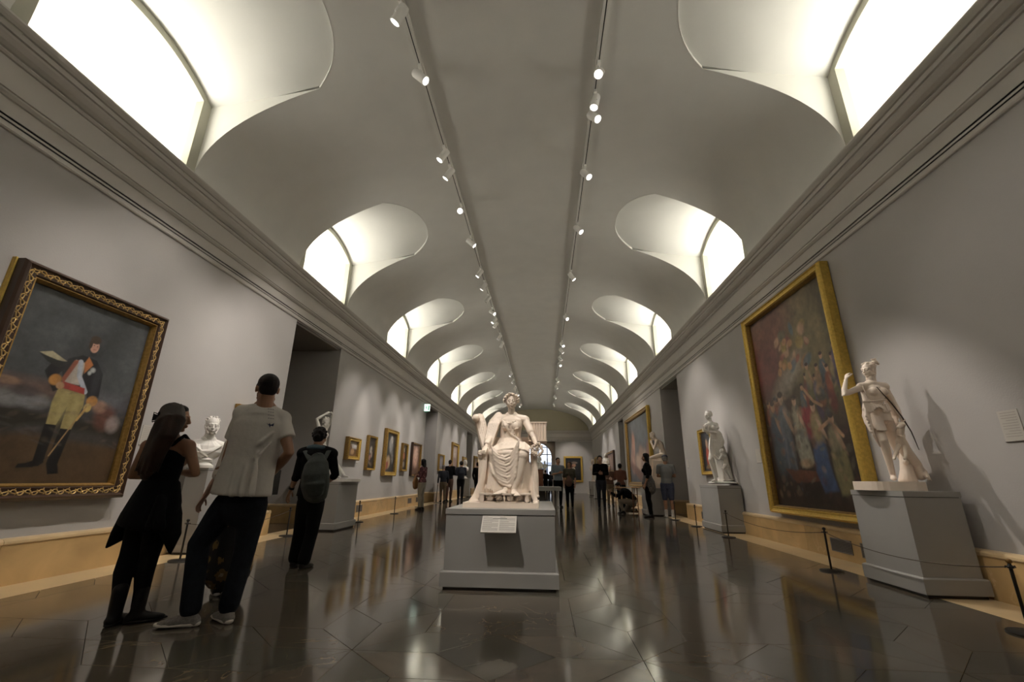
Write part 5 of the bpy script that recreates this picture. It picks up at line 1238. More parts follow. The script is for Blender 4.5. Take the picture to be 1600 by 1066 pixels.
# ---- huntress with hound
def huntress():
    t = thing('huntress_statue', 'marble statue of a huntress with bow and hound, nearest right pedestal', 'statue', (3.82, 5.2, .93))
    A = at; Y = 5.2; k = .77
    J = dict(k=k, h=1.35, female=True, f=V((-.75, -.65, 0)).normalized(), r=V((-.65, .75, 0)).normalized(), fL=V((-.4, -1, 0)), fR=V((-.7, -.7, 0)), hf=V((-1, -.35, -.05)),
             head=A(1357, 579, Y), neck=A(1361, 601, Y), chest=A(1364, 614, Y), waist=A(1364, 630, Y), pel=A(1369, 648, Y),
             sR=A(1346, 605, Y-.02), sL=A(1381, 605, Y), hR=A(1362, 652, Y-.02), hL=A(1380, 651, Y+.05), kR=A(1381, 690, Y-.12), kL=A(1398, 695, Y+.12),
             aR=A(1396, 741, Y-.05), aL=A(1424, 742, Y+.18), eR=A(1318, 617, Y-.14), wR=A(1322, 592, Y-.05), eL=A(1398, 632, Y-.02), wL=A(1409, 655, Y-.10))
    J['kR'] = A(1380, 688, Y-.14); J['aR'] = A(1395, 742, Y-.02); J['fR'] = V((-.6, -.8, 0))
    obj('figure', marble_figure(J, .008, .005, curl={'L': 1.0, 'R': .7}, palms={'L': V((-1, 0, 0)), 'R': V((.2, -.2, -1))}), M_marble, t)
    g = G(); H = frame_of(J['hf']); c = J['head']
    g.ell(c+H @ V((0, -.022*k, .042*k)), (.083*k, .098*k, .086*k), H); g.tube([A(1361, 570, Y), A(1368, 565, Y), A(1372, 569, Y)], [.022, .026, .014], 10); g.tube([A(1366, 566, Y), A(1362, 562, Y), A(1368, 561, Y)], [.014, .014, .01], 8)
    g.tube([c+H @ V((.0, -.09*k, .0)), c+H @ V((0, -.085*k, -.06*k))], [.04*k, .03*k], 10)
    curls(g, c+H @ V((0, -.02*k, .045*k)), H, (.082*k, .095*k, .082*k), 40, 8, -.3, 1.2, .013)
    obj('hair', remesh(g, .0055, 1), M_marble, t)
    g = G(); torso(g, J, .013, low=2); X = J['r']
    g.tube([A(1366, 634, Y), J['pel'], A(1373, 661, Y-.01)], [(.12*k+.015, .10*k), (.170*k, .13*k), (.165*k, .13*k)], 22, ref=X, flatcap=True)
    g.tube([L(J['hR'], J['kR'], .1), L(J['hR'], J['kR'], .62)], [.085, .077], 16, flatcap=True); g.tube([L(J['hL'], J['kL'], .1), L(J['hL'], J['kL'], .5)], [.08, .072], 16, flatcap=True)
    for i in range(9):
        q = i/8; c0 = L(J['hR'], J['kR'], .12); c1 = L(J['hR'], J['kR'], .62); s_ = V((-.9+1.7*q, -(1-(2*q-1)**2)**.5-.05, 0)); g.tube([c0+s_*.078, c1+s_*.074], [.006, .008], 6)
    for i in range(12):
        q = i/11; a = A(1349+q*37, 628+q*2+3*math.sin(q*3), Y-.13+.07*abs(q-.5)); b = A(1353+q*38, 640+4*math.sin(q*9), Y-.15+.07*abs(q-.5)); g.tube([a, b], [.009, .013], 7)
    for i in range(7): a = A(1352+i*.5, 634, Y-.10); b = A(1353+i*2.0, 650+i*5, Y-.14); c_ = A(1362+i*2.2, 668+i*5, Y-.10); g.tube([a, b, c_], [.010, .014, .009], 7)
    g.tube([A(1349, 628, Y-.10), A(1363, 627, Y-.13), A(1384, 625, Y-.08)], .011, 8)
    g.tube([A(1348, 604, Y-.08), A(1353, 616, Y-.12), A(1358, 626, Y-.12)], .007, 7)
    g.tube([A(1384, 620, Y+.03), A(1397, 650, Y+.08), A(1402, 690, Y+.10)], [(.05, .02), (.06, .02), (.03, .015)], 10, ref=V((0, 1, 0)))
    obj('tunic', remesh(g, .0065, 2), M_marble, t)
    obj('bow', G().tube([A(1370, 605, Y-.22), A(1380, 616, Y-.23), A(1392, 629, Y-.2), A(1409, 651, Y-.15), A(1424, 675, Y-.2), A(1436, 703, Y-.22)], [.003, .005, .0065, .007, .0055, .003], 8), mat('bow_bronze', (.05, .03, .02), .4, metal=.5), t, smooth=True)
    # hound sitting up at her side
    g = G()
    g.tube([A(1408, 690, Y-.10), A(1415, 705, Y-.06), A(1430, 725, Y), A(1438, 742, Y+.02)], [(.048, .052), (.055, .06), (.052, .058), (.058, .06)], 16)
    g.tube([A(1409, 692, Y-.10), A(1407, 678, Y-.12), A(1408, 668, Y-.13)], [.042, .034, .032], 12)
    g.ell(A(1408, 664, Y-.14), (.036, .045, .032)); g.tube([A(1408, 665, Y-.15), A(1403, 668, Y-.22)], [.026, .016], 10)
    for s_ in (-1, 1): g.tube([A(1408+s_*4.5, 661, Y-.12), A(1408+s_*6.5, 656, Y-.10)], [.014, .006], 8)
    g.tube([A(1404, 697, Y-.12), A(1398, 712, Y-.18), A(1397, 717, Y-.22)], [.022, .016, .015], 10); g.tube([A(1413, 698, Y-.12), A(1415, 712, Y-.19), A(1413, 717, Y-.23)], [.022, .016, .015], 10)
    g.tube([A(1432, 728, Y+.02), A(1444, 738, Y-.02), A(1451, 748, Y-.08)], [.04, .028, .018], 10); g.tube([A(1428, 728, Y+.08), A(1432, 745, Y+.06)], [.04, .02], 10)
    g.tube([A(1440, 735, Y+.05), A(1452, 742, Y+.05), A(1459, 751, Y+.03)], [.014, .011, .007], 8)
    g.tube([A(1402, 680, Y-.12), A(1408, 682, Y-.165), A(1414, 680, Y-.12)], .009, 8)
    obj('hound', remesh(g, .0065, 3), M_marble, t)
    g = G(); g.tube([A(1414, 712, Y+.02), A(1417, 735, Y+.02), A(1419, 752, Y+.02)], [.05, .06, .085], 14); g.ell(A(1416, 722, Y-.03), .03)
    obj('tree_stump', remesh(g, .008, 2), M_marble, t)
    base_slab(t, 1375, 1462, 4.98, 5.5, .932, 1.022, M_marble)
huntress()

def standing_pair():
    t = thing('standing_statue', 'white marble statue of a draped standing woman with a crouching child', 'statue', (3.85, 10.45, .93))
    A = at; Y = 10.45; k = .90
    J = dict(k=k, h=1.55, female=True, f=V((-.8, -.6, 0)), r=V((-.6, .8, 0)), fL=V((-.8, -.6, 0)), fR=V((-.8, -.6, 0)), hf=V((-.9, -.55, -.1)),
             head=A(1106.5, 650, Y), neck=A(1110, 661, Y), chest=A(1113, 669, Y), waist=A(1116, 678, Y), pel=A(1120, 689, Y+.02), sR=A(1104, 665, Y-.1), sL=A(1119, 664, Y+.02),
             hR=A(1116, 692, Y-.05), hL=A(1123, 692, Y+.05), kR=A(1110, 718, Y-.15), kL=A(1121, 720, Y+.05), aR=A(1118, 748, Y-.1), aL=A(1126, 748, Y+.1),
             eR=A(1106, 678, Y-.12), wR=A(1104, 671, Y-.22), eL=A(1119, 677, Y-.08), wL=A(1105, 674, Y-.22))
    obj('figure', marble_figure(J, .010, .007, palms={'L': V((0, 1, .2)), 'R': V((0, 1, 0))}, curl=.8), M_marble2, t)
    g = G(); H = frame_of(J['hf']); c = J['head']; g.ell(c+H @ V((0, -.022*k, .042*k)), (.083*k, .098*k, .086*k), H); g.ell(c+H @ V((0, -.10*k, .02*k)), .045*k); curls(g, c+H @ V((0, -.02*k, .045*k)), H, (.084*k, .097*k, .084*k), 30, 3, -.2, 1.2, .014)
    obj('hair', remesh(g, .008, 1), M_marble2, t)
    g = G(); X = J['r']
    g.tube([A(1119, 680, Y), J['pel'], A(1118, 700, Y)], [(.13, .11), (.175, .14), (.16, .13)], 20, ref=X)
    g.tube([A(1120, 694, Y+.06), A(1125, 715, Y+.12), A(1134, 735, Y+.12), A(1140, 752, Y+.1)], [(.14, .10), (.17, .14), (.23, .16), (.24, .2)], 20, ref=V((1, 0, 0)), flatcap=True)
    for i in range(9): g.tube([A(1109+i*1.9, 686+i*.6, Y-.12), A(1110+i*1.8, 694+i*1.0, Y-.14), A(1109+i*2.0, 702+i*1.2, Y-.12)], .014, 6)
    for i in range(9): g.tube([A(1122+i*1.6, 700+i*1.6, Y-.03+.01*i), A(1128+i*2.0, 724+i, Y-.04+.01*i), A(1131+i*2.6, 752, Y-.06+.012*i)], .014, 6)
    for i in range(5): g.tube([A(1110+i*.6, 680, Y-.14), A(1109+i*.8, 700, Y-.15), A(1112+i*1.2, 722, Y-.17), A(1118+i, 746, Y-.13)], .012, 6)
    obj('drapery', remesh(g, .0105, 2), M_marble2, t)
    J2 = dict(k=.50, h=.9, female=False, f=V((-.8, -.6, 0)), r=V((-.6, .8, 0)), fL=V((-.8, -.6, 0)), fR=V((-.8, -.6, 0)), hf=V((-.9, -.3, .35)),
             head=A(1127.5, 705, Y-.28), neck=A(1131, 711, Y-.26), chest=A(1132.5, 716, Y-.26), waist=A(1133.5, 721.5, Y-.26), pel=A(1134.5, 727, Y-.26), sR=A(1128, 712.5, Y-.32), sL=A(1134, 712.5, Y-.18),
             hR=A(1133, 728, Y-.31), hL=A(1136, 728, Y-.22), kR=A(1129, 732, Y-.4), kL=A(1131, 731, Y-.3), aR=A(1133, 749, Y-.37), aL=A(1141, 749, Y-.28), eR=A(1123, 719, Y-.36), wR=A(1117.5, 716, Y-.36), eL=A(1128, 718, Y-.3), wL=A(1120, 713, Y-.32))
    obj('child_figure', marble_figure(J2, .008, .007), M_marble2, t)
    g = G(); g.tube([A(1112, 754.5, Y), A(1133, 754.5, Y), A(1152, 754.5, Y)], [(.12, .026), (.3, .026), (.22, .026)], 16, ref=V((0, 1, 0))); obj('rocky_base', remesh(g, .012, 2), M_marble2, t)
standing_pair()

def seated_nude():
    t = thing('seated_nude_statue', 'white marble statue of a seated nude bowing its head, first right passage', 'statue', (3.6, 14.9, .8))
    A = at; Y = 14.9; k = .95
    J = dict(k=k, h=1.65, female=False, f=V((-.95, -.3, 0)), r=V((-.3, .95, 0)), fL=V((-1, -.2, 0)), fR=V((-1, -.2, 0)), hf=V((-.9, -.2, -.6)),
             head=A(1019.5, 682, Y), neck=A(1026, 688.5, Y), chest=A(1031, 694, Y), waist=A(1034.5, 702, Y), pel=A(1036, 710, Y), sR=A(1026, 690, Y-.22), sL=A(1030, 690, Y+.2),
             hR=A(1034, 712, Y-.1), hL=A(1035, 712, Y+.1), kR=A(1015, 716, Y-.12), kL=A(1019, 717, Y+.12), aR=A(1019, 741, Y-.1), aL=A(1024, 743, Y+.12), eR=A(1022.5, 702, Y-.26), wR=A(1018, 693, Y-.1), eL=A(1034, 708, Y-.1), wL=A(1031, 724, Y-.15))
    obj('figure', marble_figure(J, .013, .009), M_marble, t)
    g = G(); H = frame_of(J['hf']); c = J['head']; g.ell(c+H @ V((0, -.022*k, .042*k)), (.084*k, .1*k, .088*k), H); curls(g, c+H @ V((0, -.02, .045)), H, (.085, .1, .088), 30, 3, -.2, 1.2, .016); obj('hair', remesh(g, .01, 1), M_marble, t)
    g = G(); g.tube([A(1034, 718, Y), A(1030, 735, Y), V((A(1028, 762, Y).x, Y, .81))], [(.22, .2), (.20, .2), (.27, .27)], 18, ref=V((1, 0, 0)), flatcap=True)
    for i in range(9): g.tube([A(1021+i*1.8, 720, Y-.2), A(1020+i*1.8, 740, Y-.22), A(1019+i*2.0, 763, Y-.27)], .022, 6)
    obj('draped_rock', remesh(g, .013, 2), M_marble, t)
seated_nude()

def left_nude():
    t = thing('reclining_statue', 'white marble statue with an arm raised over its head, behind backpack visitor', 'statue', (-4.4, 9.5, .93))
    A = at; Y = 9.55; k = .93
    J = dict(k=k, h=1.6, female=True, f=V((.9, -.4, 0)), r=V((-.4, -.9, 0)), fL=V((.9, -.4, 0)), fR=V((.9, -.4, 0)), hf=V((.8, -.6, -.2)),
             head=A(509, 661, Y), neck=A(504, 670, Y), chest=A(503, 680, Y), waist=A(503, 694, Y), pel=A(503, 707, Y), sR=A(500, 673, Y-.16), sL=A(508, 672, Y+.14),
             hR=A(502, 710, Y-.1), hL=A(506, 710, Y+.1), kR=A(517, 722, Y-.05), kL=A(520, 718, Y+.1), aR=A(524, 742, Y-.05), aL=A(537, 741, Y+.1), eR=A(495, 655, Y-.2), wR=A(508, 647.5, Y-.08), eL=A(515, 662, Y+.18), wL=A(518, 651, Y+.05))
    obj('figure', marble_figure(J, .011, .008), M_marble2, t)
    g = G(); H = frame_of(J['hf']); c = J['head']; g.ell(c+H @ V((0, -.022*k, .042*k)), (.084*k, .1*k, .088*k), H); curls(g, c+H @ V((0, -.02, .045)), H, (.085, .1, .088), 30, 3, -.2, 1.2, .016); obj('hair', remesh(g, .009, 1), M_marble2, t)
    g = G(); g.tube([A(500, 714, Y), A(502, 735, Y), V((A(506, 748, Y).x, Y, .985))], [(.16, .2), (.2, .22), (.24, .25)], 18, ref=V((1, 0, 0)), flatcap=True)
    obj('draped_rock', remesh(g, .013, 2), M_marble2, t)
    base_slab(t, 492, 542, 9.1, 9.98, .932, .985, M_marble2)
left_nude()

def bust(label, c, k, fw, m, zbase, female=False, vox=.008, curly=True, hv=.006, group=None, whisk=False):
    """c = head centre"""
    c = V(c); t = thing('marble_bust', label, 'bust', (c.x, c.y, zbase), group); f = V(fw).normalized(); r = f.cross(V((0, 0, 1))); H = frame_of(f)
    P = lambda a, b, z: c+r*a*k+f*b*k+V((0, 0, z*k))
    g = G(); g.tube([P(0, -.03, -.05), P(0, -.04, -.20)], [.058*k, .066*k], 14)
    g.tube([P(0, -.05, -.20), P(0, -.05, -.27), P(0, -.04, -.36), P(0, -.02, -.44)], [(.10*k, .08*k), (.22*k, .11*k), (.20*k, .12*k), (.10*k, .08*k)], 20, ref=r)
    for s_ in (-1, 1): g.tube([P(s_*.05, -.05, -.22), P(s_*.19, -.05, -.27), P(s_*.21, -.05, -.34)], [.06*k, .07*k, .055*k], 12)
    for i in range(7): g.tube([P(-.17+.02*i, .05, -.24-.01*i), P(-.05+.02*i, .08, -.33), P(.06+.015*i, .06, -.42+.01*i)], .010*k, 6)
    for i in range(4): g.tube([P(.17-.02*i, .04, -.25), P(.08, .08, -.32-.01*i), P(.0, .07, -.40)], .010*k, 6)
    if whisk:
        for s_ in (-1, 1):
            for i in range(7): q = i/6; g.ell(c+H @ V((s_*(.074-.03*q)*k, (.01+.06*q)*k, (-.02-.075*q)*k)), .016*k, nu=8, nv=6)
    ms = [remesh(g, vox, 2), xform(head_mesh(hv, female), Matrix.Translation(c) @ H.to_4x4() @ Matrix.Scale(k*1.04, 4))]
    obj('head_and_shoulders', mesh_join(ms, 'h'), m, t)
    g = G(); g.ell(c+H @ V((0, -.022*k, .042*k)), (.082*k, .10*k, .086*k), H)
    curls(g, c+H @ V((0, -.02*k, .045*k)), H, (.084*k, .1*k, .088*k), 50, 3, -.3, 1.2, .013*k)
    obj('hair', remesh(g, vox*.8, 1), m, t)
    zt = c.z-.44*k
    obj('socle', G().lathe((c.x, c.y, zbase), [(.11*k, 0), (.11*k, .03*k), (.09*k, .04*k), (.055*k, .07*k), (.05*k, (zt-zbase)*.8), (.08*k, (zt-zbase)), (.05*k, zt-zbase+.04*k)], 24), m, t, auto=40)
bust('white marble bust of a man with side whiskers on the left wall', at(331.5, 666, 6.18), 1.08, (.72, -.68, -.05), M_marble2, 1.121, whisk=True, vox=.006)
bust('small white marble bust at the far left', at(727.5, 723, 27.8), 1.25, (.8, -.6, 0), M_marble2, 1.05, vox=.014, hv=.012)
bust('pale marble bust in the far right corner', at(925.5, 722, 33.4), 1.4, (-.8, -.6, 0), M_marble, .95, vox=.016, hv=.012)
# far right half-draped statue and the one in front of the arch
def far_statue(label, px, py_top, Y, zb, hgt, ang, arms, m, seated=False):
    p = at(px, py_top, Y); k = hgt/1.75
    J = joints(p.x, Y, hgt, ang, zb, arms=arms, female=True)
    if seated:
        for s_ in 'LR':
            J['k'+s_] = J['h'+s_]+J['f']*.42*k-V((0, 0, .05)); J['a'+s_] = J['k'+s_]+J['f']*.05-V((0, 0, .42*k))
    t = thing('distant_statue', label, 'statue', (p.x, Y, zb))
    if seated:
        dz = zb+.085*k-J['aL'].z
        for q in list(J):
            if isinstance(J[q], V) and q not in ('f', 'r', 'fL', 'fR', 'hf'): J[q] = J[q]+V((0, 0, dz))
    obj('figure', body_mesh(J, .018, .012), m, t); g = G()
    c0 = J['waist']; c1 = L(J['kL'], J['kR'], .5); c2 = L(J['aL'], J['aR'], .5)
    g.tube([c0, J['pel'], c1, c2], [(.13*k, .11*k), (.19*k, .15*k), (.2*k, .16*k), (.22*k, .2*k)], 18, ref=J['r'], flatcap=True)
    rr = random.Random(2)
    for i in range(10): q = (i-4.5)/5; g.tube([J['pel']+J['r']*q*.16*k+J['f']*.13*k*(1-q*q), c1+J['r']*q*.18*k+J['f']*.15*k*(1-q*q), c2+J['r']*q*.2*k+J['f']*.18*k*(1-q*q)], .016*k, 6)
    if seated: g.tube([J['pel']-V((0, 0, .05)), V((J['pel'].x, J['pel'].y, zb))], [.2*k, .24*k], 14, flatcap=True)
    obj('drapery', remesh(g, .018, 2), m, t)
    hair_cap(J, m, t, 'curly', .014)
    obj('base', G().lathe((p.x, Y, zb-.0), [(.26*k, 0), (.26*k, .05), (.24*k, .055)], 20), m, t, auto=40)
far_statue('white marble half-draped statue before the brown painting, far right', 946, 706, 27.55, .82, 1.75, PI+.6, 'cross', M_marble2)
far_statue('white seated marble group on the red-brown block before the arch', 842.5, 717, 33.5, 1.75, 1.35, PI-.3, 'front', M_marble2, True)
far_statue('white statue standing behind the red-brown block in the archway', 851, 722, 37.6, 1.0, 1.5, PI, 'cross', M_marble2)
pedestal('pedestal', 'grey block under the white statue in the archway', at(851, 740, 37.6).x-.4, at(851, 740, 37.6).x+.4, 37.2, 38.0, 1.0)
# ================================================================ visitors
A = at
def dims(J, **k): J.update(k); return J
def floral(name, base, cols, scale):
    m = bpy.data.materials.new(name); m.use_nodes = True; nt = m.node_tree; b = nt.nodes['Principled BSDF']; b.inputs['Roughness'].default_value = .85
    tc = nt.nodes.new('ShaderNodeTexCoord'); vo = nt.nodes.new('ShaderNodeTexVoronoi'); vo.inputs['Scale'].default_value = scale
    ns = nt.nodes.new('ShaderNodeTexNoise'); ns.inputs['Scale'].default_value = scale*2.5
    mx = nt.nodes.new('ShaderNodeMix'); mx.data_type = 'VECTOR'; mx.inputs[0].default_value = .06
    nt.links.new(tc.outputs['Object'], mx.inputs[4]); nt.links.new(ns.outputs['Color'], mx.inputs[5]); nt.links.new(mx.outputs[1], vo.inputs['Vector'])
    cr = nt.nodes.new('ShaderNodeValToRGB'); cr.color_ramp.interpolation = 'CONSTANT'
    cr.color_ramp.elements[0].position = 0; cr.color_ramp.elements[0].color = (*cols[0], 1)
    cr.color_ramp.elements[1].position = .16; cr.color_ramp.elements[1].color = (*cols[1], 1)
    e2 = cr.color_ramp.elements.new(.36); e2.color = (*base, 1)
    nt.links.new(vo.outputs['Distance'], cr.inputs['Fac']); nt.links.new(cr.outputs[0], b.inputs['Base Color']); return m
M_floral = floral('floral_skirt_cloth', (.008, .008, .009), ((.30, .24, .17), (.16, .10, .035)), 7.5)
M_floral2 = floral('floral_jacket_cloth', (.07, .02, .025), ((.40, .32, .30), (.25, .09, .10)), 14)

# ---- woman in black with long hair
Y = 3.36
J = dict(k=.915, h=1.6, female=True, f=V((.15, 1, 0)).normalized(), r=V((1, -.15, 0)).normalized(), fL=V((-.25, 1, 0)), fR=V((.75, .65, 0)), hf=V((1, .30, -.02)),
         head=A(277, 655, Y), neck=A(266, 684, Y), chest=A(258, 720, Y), waist=A(250, 757, Y), pel=A(240, 792, Y), sL=A(231, 697, Y), sR=A(295, 697, Y),
         hL=A(227, 800, Y), hR=A(252, 800, Y), kL=A(202, 868, Y+.02), kR=A(234, 868, Y+.05), aL=A(183, 945, Y-.03), aR=A(217, 944, Y+.04),
         eL=A(206, 744, Y+.02), eR=A(306, 740, Y+.03), wL=A(246, 741, Y+.24), wR=A(280, 738, Y+.26))
for q, fy in (('aL', .085), ('aR', .085)): J[q] = V((J[q].x, J[q].y, .0765))
def w1_hair(g, P, R3, k):
    X = V((.9, -.2, 0))
    g.tube([P(0, .0, .078), P(0, -.05, .070), A(265, 662, Y-.155), A(256, 678, Y-.175), A(245, 700, Y-.17), A(232, 728, Y-.15), A(226, 744, Y-.14)], [(.064, .038), (.090, .072), (.112, .078), (.115, .07), (.105, .05), (.085, .035), (.05, .018)], 18, ref=X)
    for i in range(16):
        q = i/15; g.tube([A(250+30*q, 648+3*q, Y-.13-.08*math.sin(q*PI)), A(236+34*q, 680, Y-.18-.07*math.sin(q*PI)), A(222+34*q, 712, Y-.165-.06*math.sin(q*PI)), A(210+36*q+3*math.sin(i*2.3), 738+4*math.sin(i*1.7), Y-.145-.03*math.sin(q*PI))], [.012, .015, .013, .006], 6)
def w1_dress(g):
    X = V((1, -.1, 0))
    g.tube([A(252, 752, Y), A(243, 785, Y), A(232, 815, Y), A(224, 838, Y)], [(.14, .11), (.195, .145), (.235, .16), (.25, .165)], 24, ref=X)
    g.tube([A(212, 800, Y), A(192, 828, Y+.02), A(172, 851, Y+.02)], [.09, .055, .010], 12); g.tube([A(258, 800, Y), A(266, 830, Y+.02), A(263, 860, Y+.02)], [.09, .075, .02], 12)
    for i in range(10):
        q = i/9; g.tube([A(232+28*q, 775, Y-.10-.05*math.sin(q*PI)), A(214+40*q, 812, Y-.13-.05*math.sin(q*PI)), A(198+58*q+3*math.sin(i*3), 842-8*math.sin(q*PI)+5*abs(q-.5), Y-.12-.05*math.sin(q*PI))], .012, 6)
    for s_ in 'LR': g.tube([J['chest']+V((0, .0, .10)), L(J['neck'], J['s'+s_], .72)+V((0, 0, .012))], [.05, .030], 10)
def w1_top(g):
    k = J['k']; r = J['r']
    g.tube([J['pel'], J['waist'], L(J['waist'], J['chest'], .6), L(J['waist'], J['chest'], 1.08)], [(.185*k, .13*k), (.135*k, .10*k), (.155*k, .118*k), (.160*k, .122*k)], 22, ref=r)
    for s_ in 'LR': c = L(J['neck'], J['s'+s_], .70); g.tube([L(J['chest'], c, .1)-V((0, .075, 0)), c+V((0, -.045, .03)), c+V((0, .0, .062)), c+V((0, .05, .03)), L(J['chest'], c, .1)+V((0, .09, 0))], .017, 8)
    w1_dress2(g)
def w1_dress2(g):
    X = V((1, -.1, 0))
    g.tube([A(252, 752, Y), A(244, 782, Y), A(235, 806, Y), A(228, 824, Y)], [(.135, .11), (.180, .145), (.200, .16), (.205, .155)], 26, ref=X, flatcap=True)
    g.tube([A(232, 780, Y+.02), A(208, 808, Y+.02), A(186, 836, Y+.02), A(167, 855, Y+.02)], [(.10, .10), (.085, .09), (.055, .06), (.012, .012)], 14, ref=X)
    g.tube([A(254, 778, Y+.02), A(263, 808, Y+.02), A(268, 838, Y+.02), A(266, 864, Y+.02)], [(.10, .11), (.075, .10), (.05, .07), (.012, .012)], 14, ref=X)
    for q in (.05, .3, .55, .8, 1): g.tube([A(238+20*q, 775, Y-.08-.04*math.sin(q*PI)), A(218+36*q, 805, Y-.11-.035*math.sin(q*PI)), A(204+50*q, 824, Y-.10-.045*math.sin(q*PI))], [.01, .018, .022], 8)
t = person('woman in black sleeveless tunic with long brown hair and hair claw, nearest left', J, None, M_black, M_hair_d, M_skin2, 'short', 0, 'trousers', vox=.011, hv=.0055, curl=.9, boot=.15, palms={'L': V((0, -1, 0)), 'R': V((0, -1, 0))})
g = G(); w1_top(g); obj('tunic', remesh(g, .0085, 3), M_black, t)
M_hair_l = mat('hair_brown_long', (.022, .011, .007), .6, .6, 9, .2, bscale=120, spec=.25)
g = G(); M_ = Matrix.Translation(J['head']) @ frame_of(J['hf']).to_4x4(); w1_hair(g, lambda a, b, c: M_ @ V((a, b, c)), M_.to_3x3(), 1)
hl = obj('long_hair', remesh(g, .0075, 9), M_hair_l, t)
# hair claw
c = A(247.5, 651, Y-.17); g = G()
for i in range(5):
    g.tube([c+V((-.012, 0, .022-.011*i)), c+V((-.035, -.01, .030-.013*i)), c+V((-.030, -.01, .010-.013*i)), c+V((-.006, 0, .004-.009*i))], .0042, 6)
g.tube([c+V((.0, 0, .03)), c+V((0, 0, -.035))], .008, 8)
obj('hair_claw', g, M_shoe_d, t, smooth=True)

# ---- tall man in white T-shirt
Y = 3.45
J = dict(k=1.02, h=1.8, female=False, f=V((-.28, .96, 0)).normalized(), r=V((.96, .28, 0)).normalized(), fL=V((-.96, -.28, 0)), fR=V((-.82, .57, 0)), hf=V((-.62, .78, .05)),
         head=A(418, 609, Y-.02), neck=A(413, 634, Y), chest=A(407, 672, Y), waist=A(396, 722, Y), pel=A(384, 765, Y), sL=A(380, 647, Y-.05), sR=A(440, 656, Y+.05),
         hL=A(357, 787, Y-.02), hR=A(396, 787, Y+.02), kL=A(311, 850, Y-.05), kR=A(382, 862, Y+.08), aL=A(298, 953, Y-.09), aR=A(357, 948, Y+.02),
         eL=A(356, 714, Y+.02), eR=A(452, 707, Y+.02), wL=A(352, 735, Y+.22), wR=A(424, 742, Y+.24))
for q in ('aL', 'aR'): J[q] = V((J[q].x, J[q].y, .0845))
def m1_tee(g):
    k = J['k']; r = J['r']
    g.tube([A(377, 774, Y), A(383, 748, Y), A(393, 715, Y), A(402, 685, Y), A(408, 662, Y), L(J['chest'], J['neck'], .85)], [(.214, .182), (.204, .168), (.190, .145), (.200, .150), (.20, .140), (.125, .105)], 26, ref=r, flatcap=True)
    g.tube([L(J['chest'], J['neck'], .6), L(J['chest'], J['neck'], .97)], [(.15, .13), (.078, .088)], 18, ref=r, flatcap=True)
    for s_ in 'LR':
        g.tube([L(J['chest'], J['neck'], .72), J['s'+s_], L(J['s'+s_], J['e'+s_], .30), L(J['s'+s_], J['e'+s_], .60)], [.088, .076, .070, .073], 16, flatcap=True); g.ell(J['s'+s_], .078)
    for i in range(3): g.tube([A(372+i*15, 700+(i % 2)*10, Y-.110), A(369+i*15, 735, Y-.146), A(362+i*15.5, 772, Y-.172)], [.004, .020, .026], 10)
    for i in range(2): g.tube([A(430-i*3, 674+i*14, Y-.070), A(408-i*2, 692+i*18, Y-.122), A(384-i, 706+i*20, Y-.110)], [.004, .018, .004], 10)
M_shoe_g = mat('grey_knit_shoe', (.20, .18, .17), .8, .25, 60, .3, bscale=250)
t = person('tall man in white T-shirt, dark trousers and grey sneakers, seen from behind', J, None, M_jean, None, M_skin2, 'short', 0, 'trousers', shoes=M_shoe_g, sole=M_sole, vox=.011, hv=.0055, curl=.9, palms={'L': V((0, -1, 0)), 'R': V((0, -1, 0))}, bot_flare=.006)
g = G(); m1_tee(g); tee = obj('t_shirt', remesh(g, .009, 8), M_tee, t)
def m1_h(g, P, R3, k): pass
g = G(); M_ = Matrix.Translation(J['head']) @ frame_of(J['hf']).to_4x4(); k = J['k']; P = lambda a, b, c: M_ @ V((a*k, b*k, c*k)); R3 = M_.to_3x3()
g.ell(P(0, -.020, .046), [q*k for q in (.081, .102, .084)], R3); g.ell(P(0, -.062, .0), [q*k for q in (.070, .050, .062)], R3); g.ell(P(0, .03, .088), [q*k for q in (.062, .05, .034)], R3)
for s_ in (-1, 1): g.ell(P(s_*.072, .022, .02), [q*k for q in (.012, .02, .03)], R3)
obj('hair', remesh(g, .006, 2), M_hair_d, t)
# beard shading the jaw
g = G(); g.tube([P(-.056, .02, -.055), P(-.047, .045, -.085), P(0, .076, -.103), P(.047, .045, -.085), P(.056, .02, -.055)], [.010*k, .013*k, .015*k, .013*k, .010*k], 8); obj('beard', remesh(g, .006, 1), M_hair_d, t)
# print on the back of the shirt: five lines and a dark winged mark
bv = BVHTree.FromObject(tee, bpy.context.evaluated_depsgraph_get())
def onback(px, py):
    d = (A(px, py, 4)-CAMLOC).normalized(); h = bv.ray_cast(CAMLOC, d)
    return (h[0]-d*.0015) if h[0] else A(px, py, Y-.15)
g = G()
def decal(pts): g.add([onback(*p) for p in pts], [tuple(range(len(pts)))])
for y in (633.5, 638.5, 643, 648, 653):
    for x0 in (418.5, 422, 425.5): decal([(x0, y+(x0-418)*.13), (x0+2.7, y+(x0-415.3)*.13), (x0+2.7, y+1.0+(x0-415.3)*.13), (x0, y+1.0+(x0-418)*.13)])
obj('back_print_lines', g, mat('faded_print', (.20, .18, .20), .8), t, recalc=False)
g = G(); decal([(416.3, 661), (420, 663.3), (421, 661), (423, 664), (428.5, 661.5), (427, 666.5), (423, 665.5), (421.5, 668.5), (420.5, 665.5)])
obj('back_print_mark', g, mat('navy_print', (.02, .03, .08), .8), t, recalc=False)
# folded leaflet held in front
obj('leaflet', G().box((J['wR'].x-.01, J['wR'].y-.02, J['wR'].z-.16), (J['wR'].x+.01, J['wR'].y+.12, J['wR'].z+.04)), M_shoe_d, t)

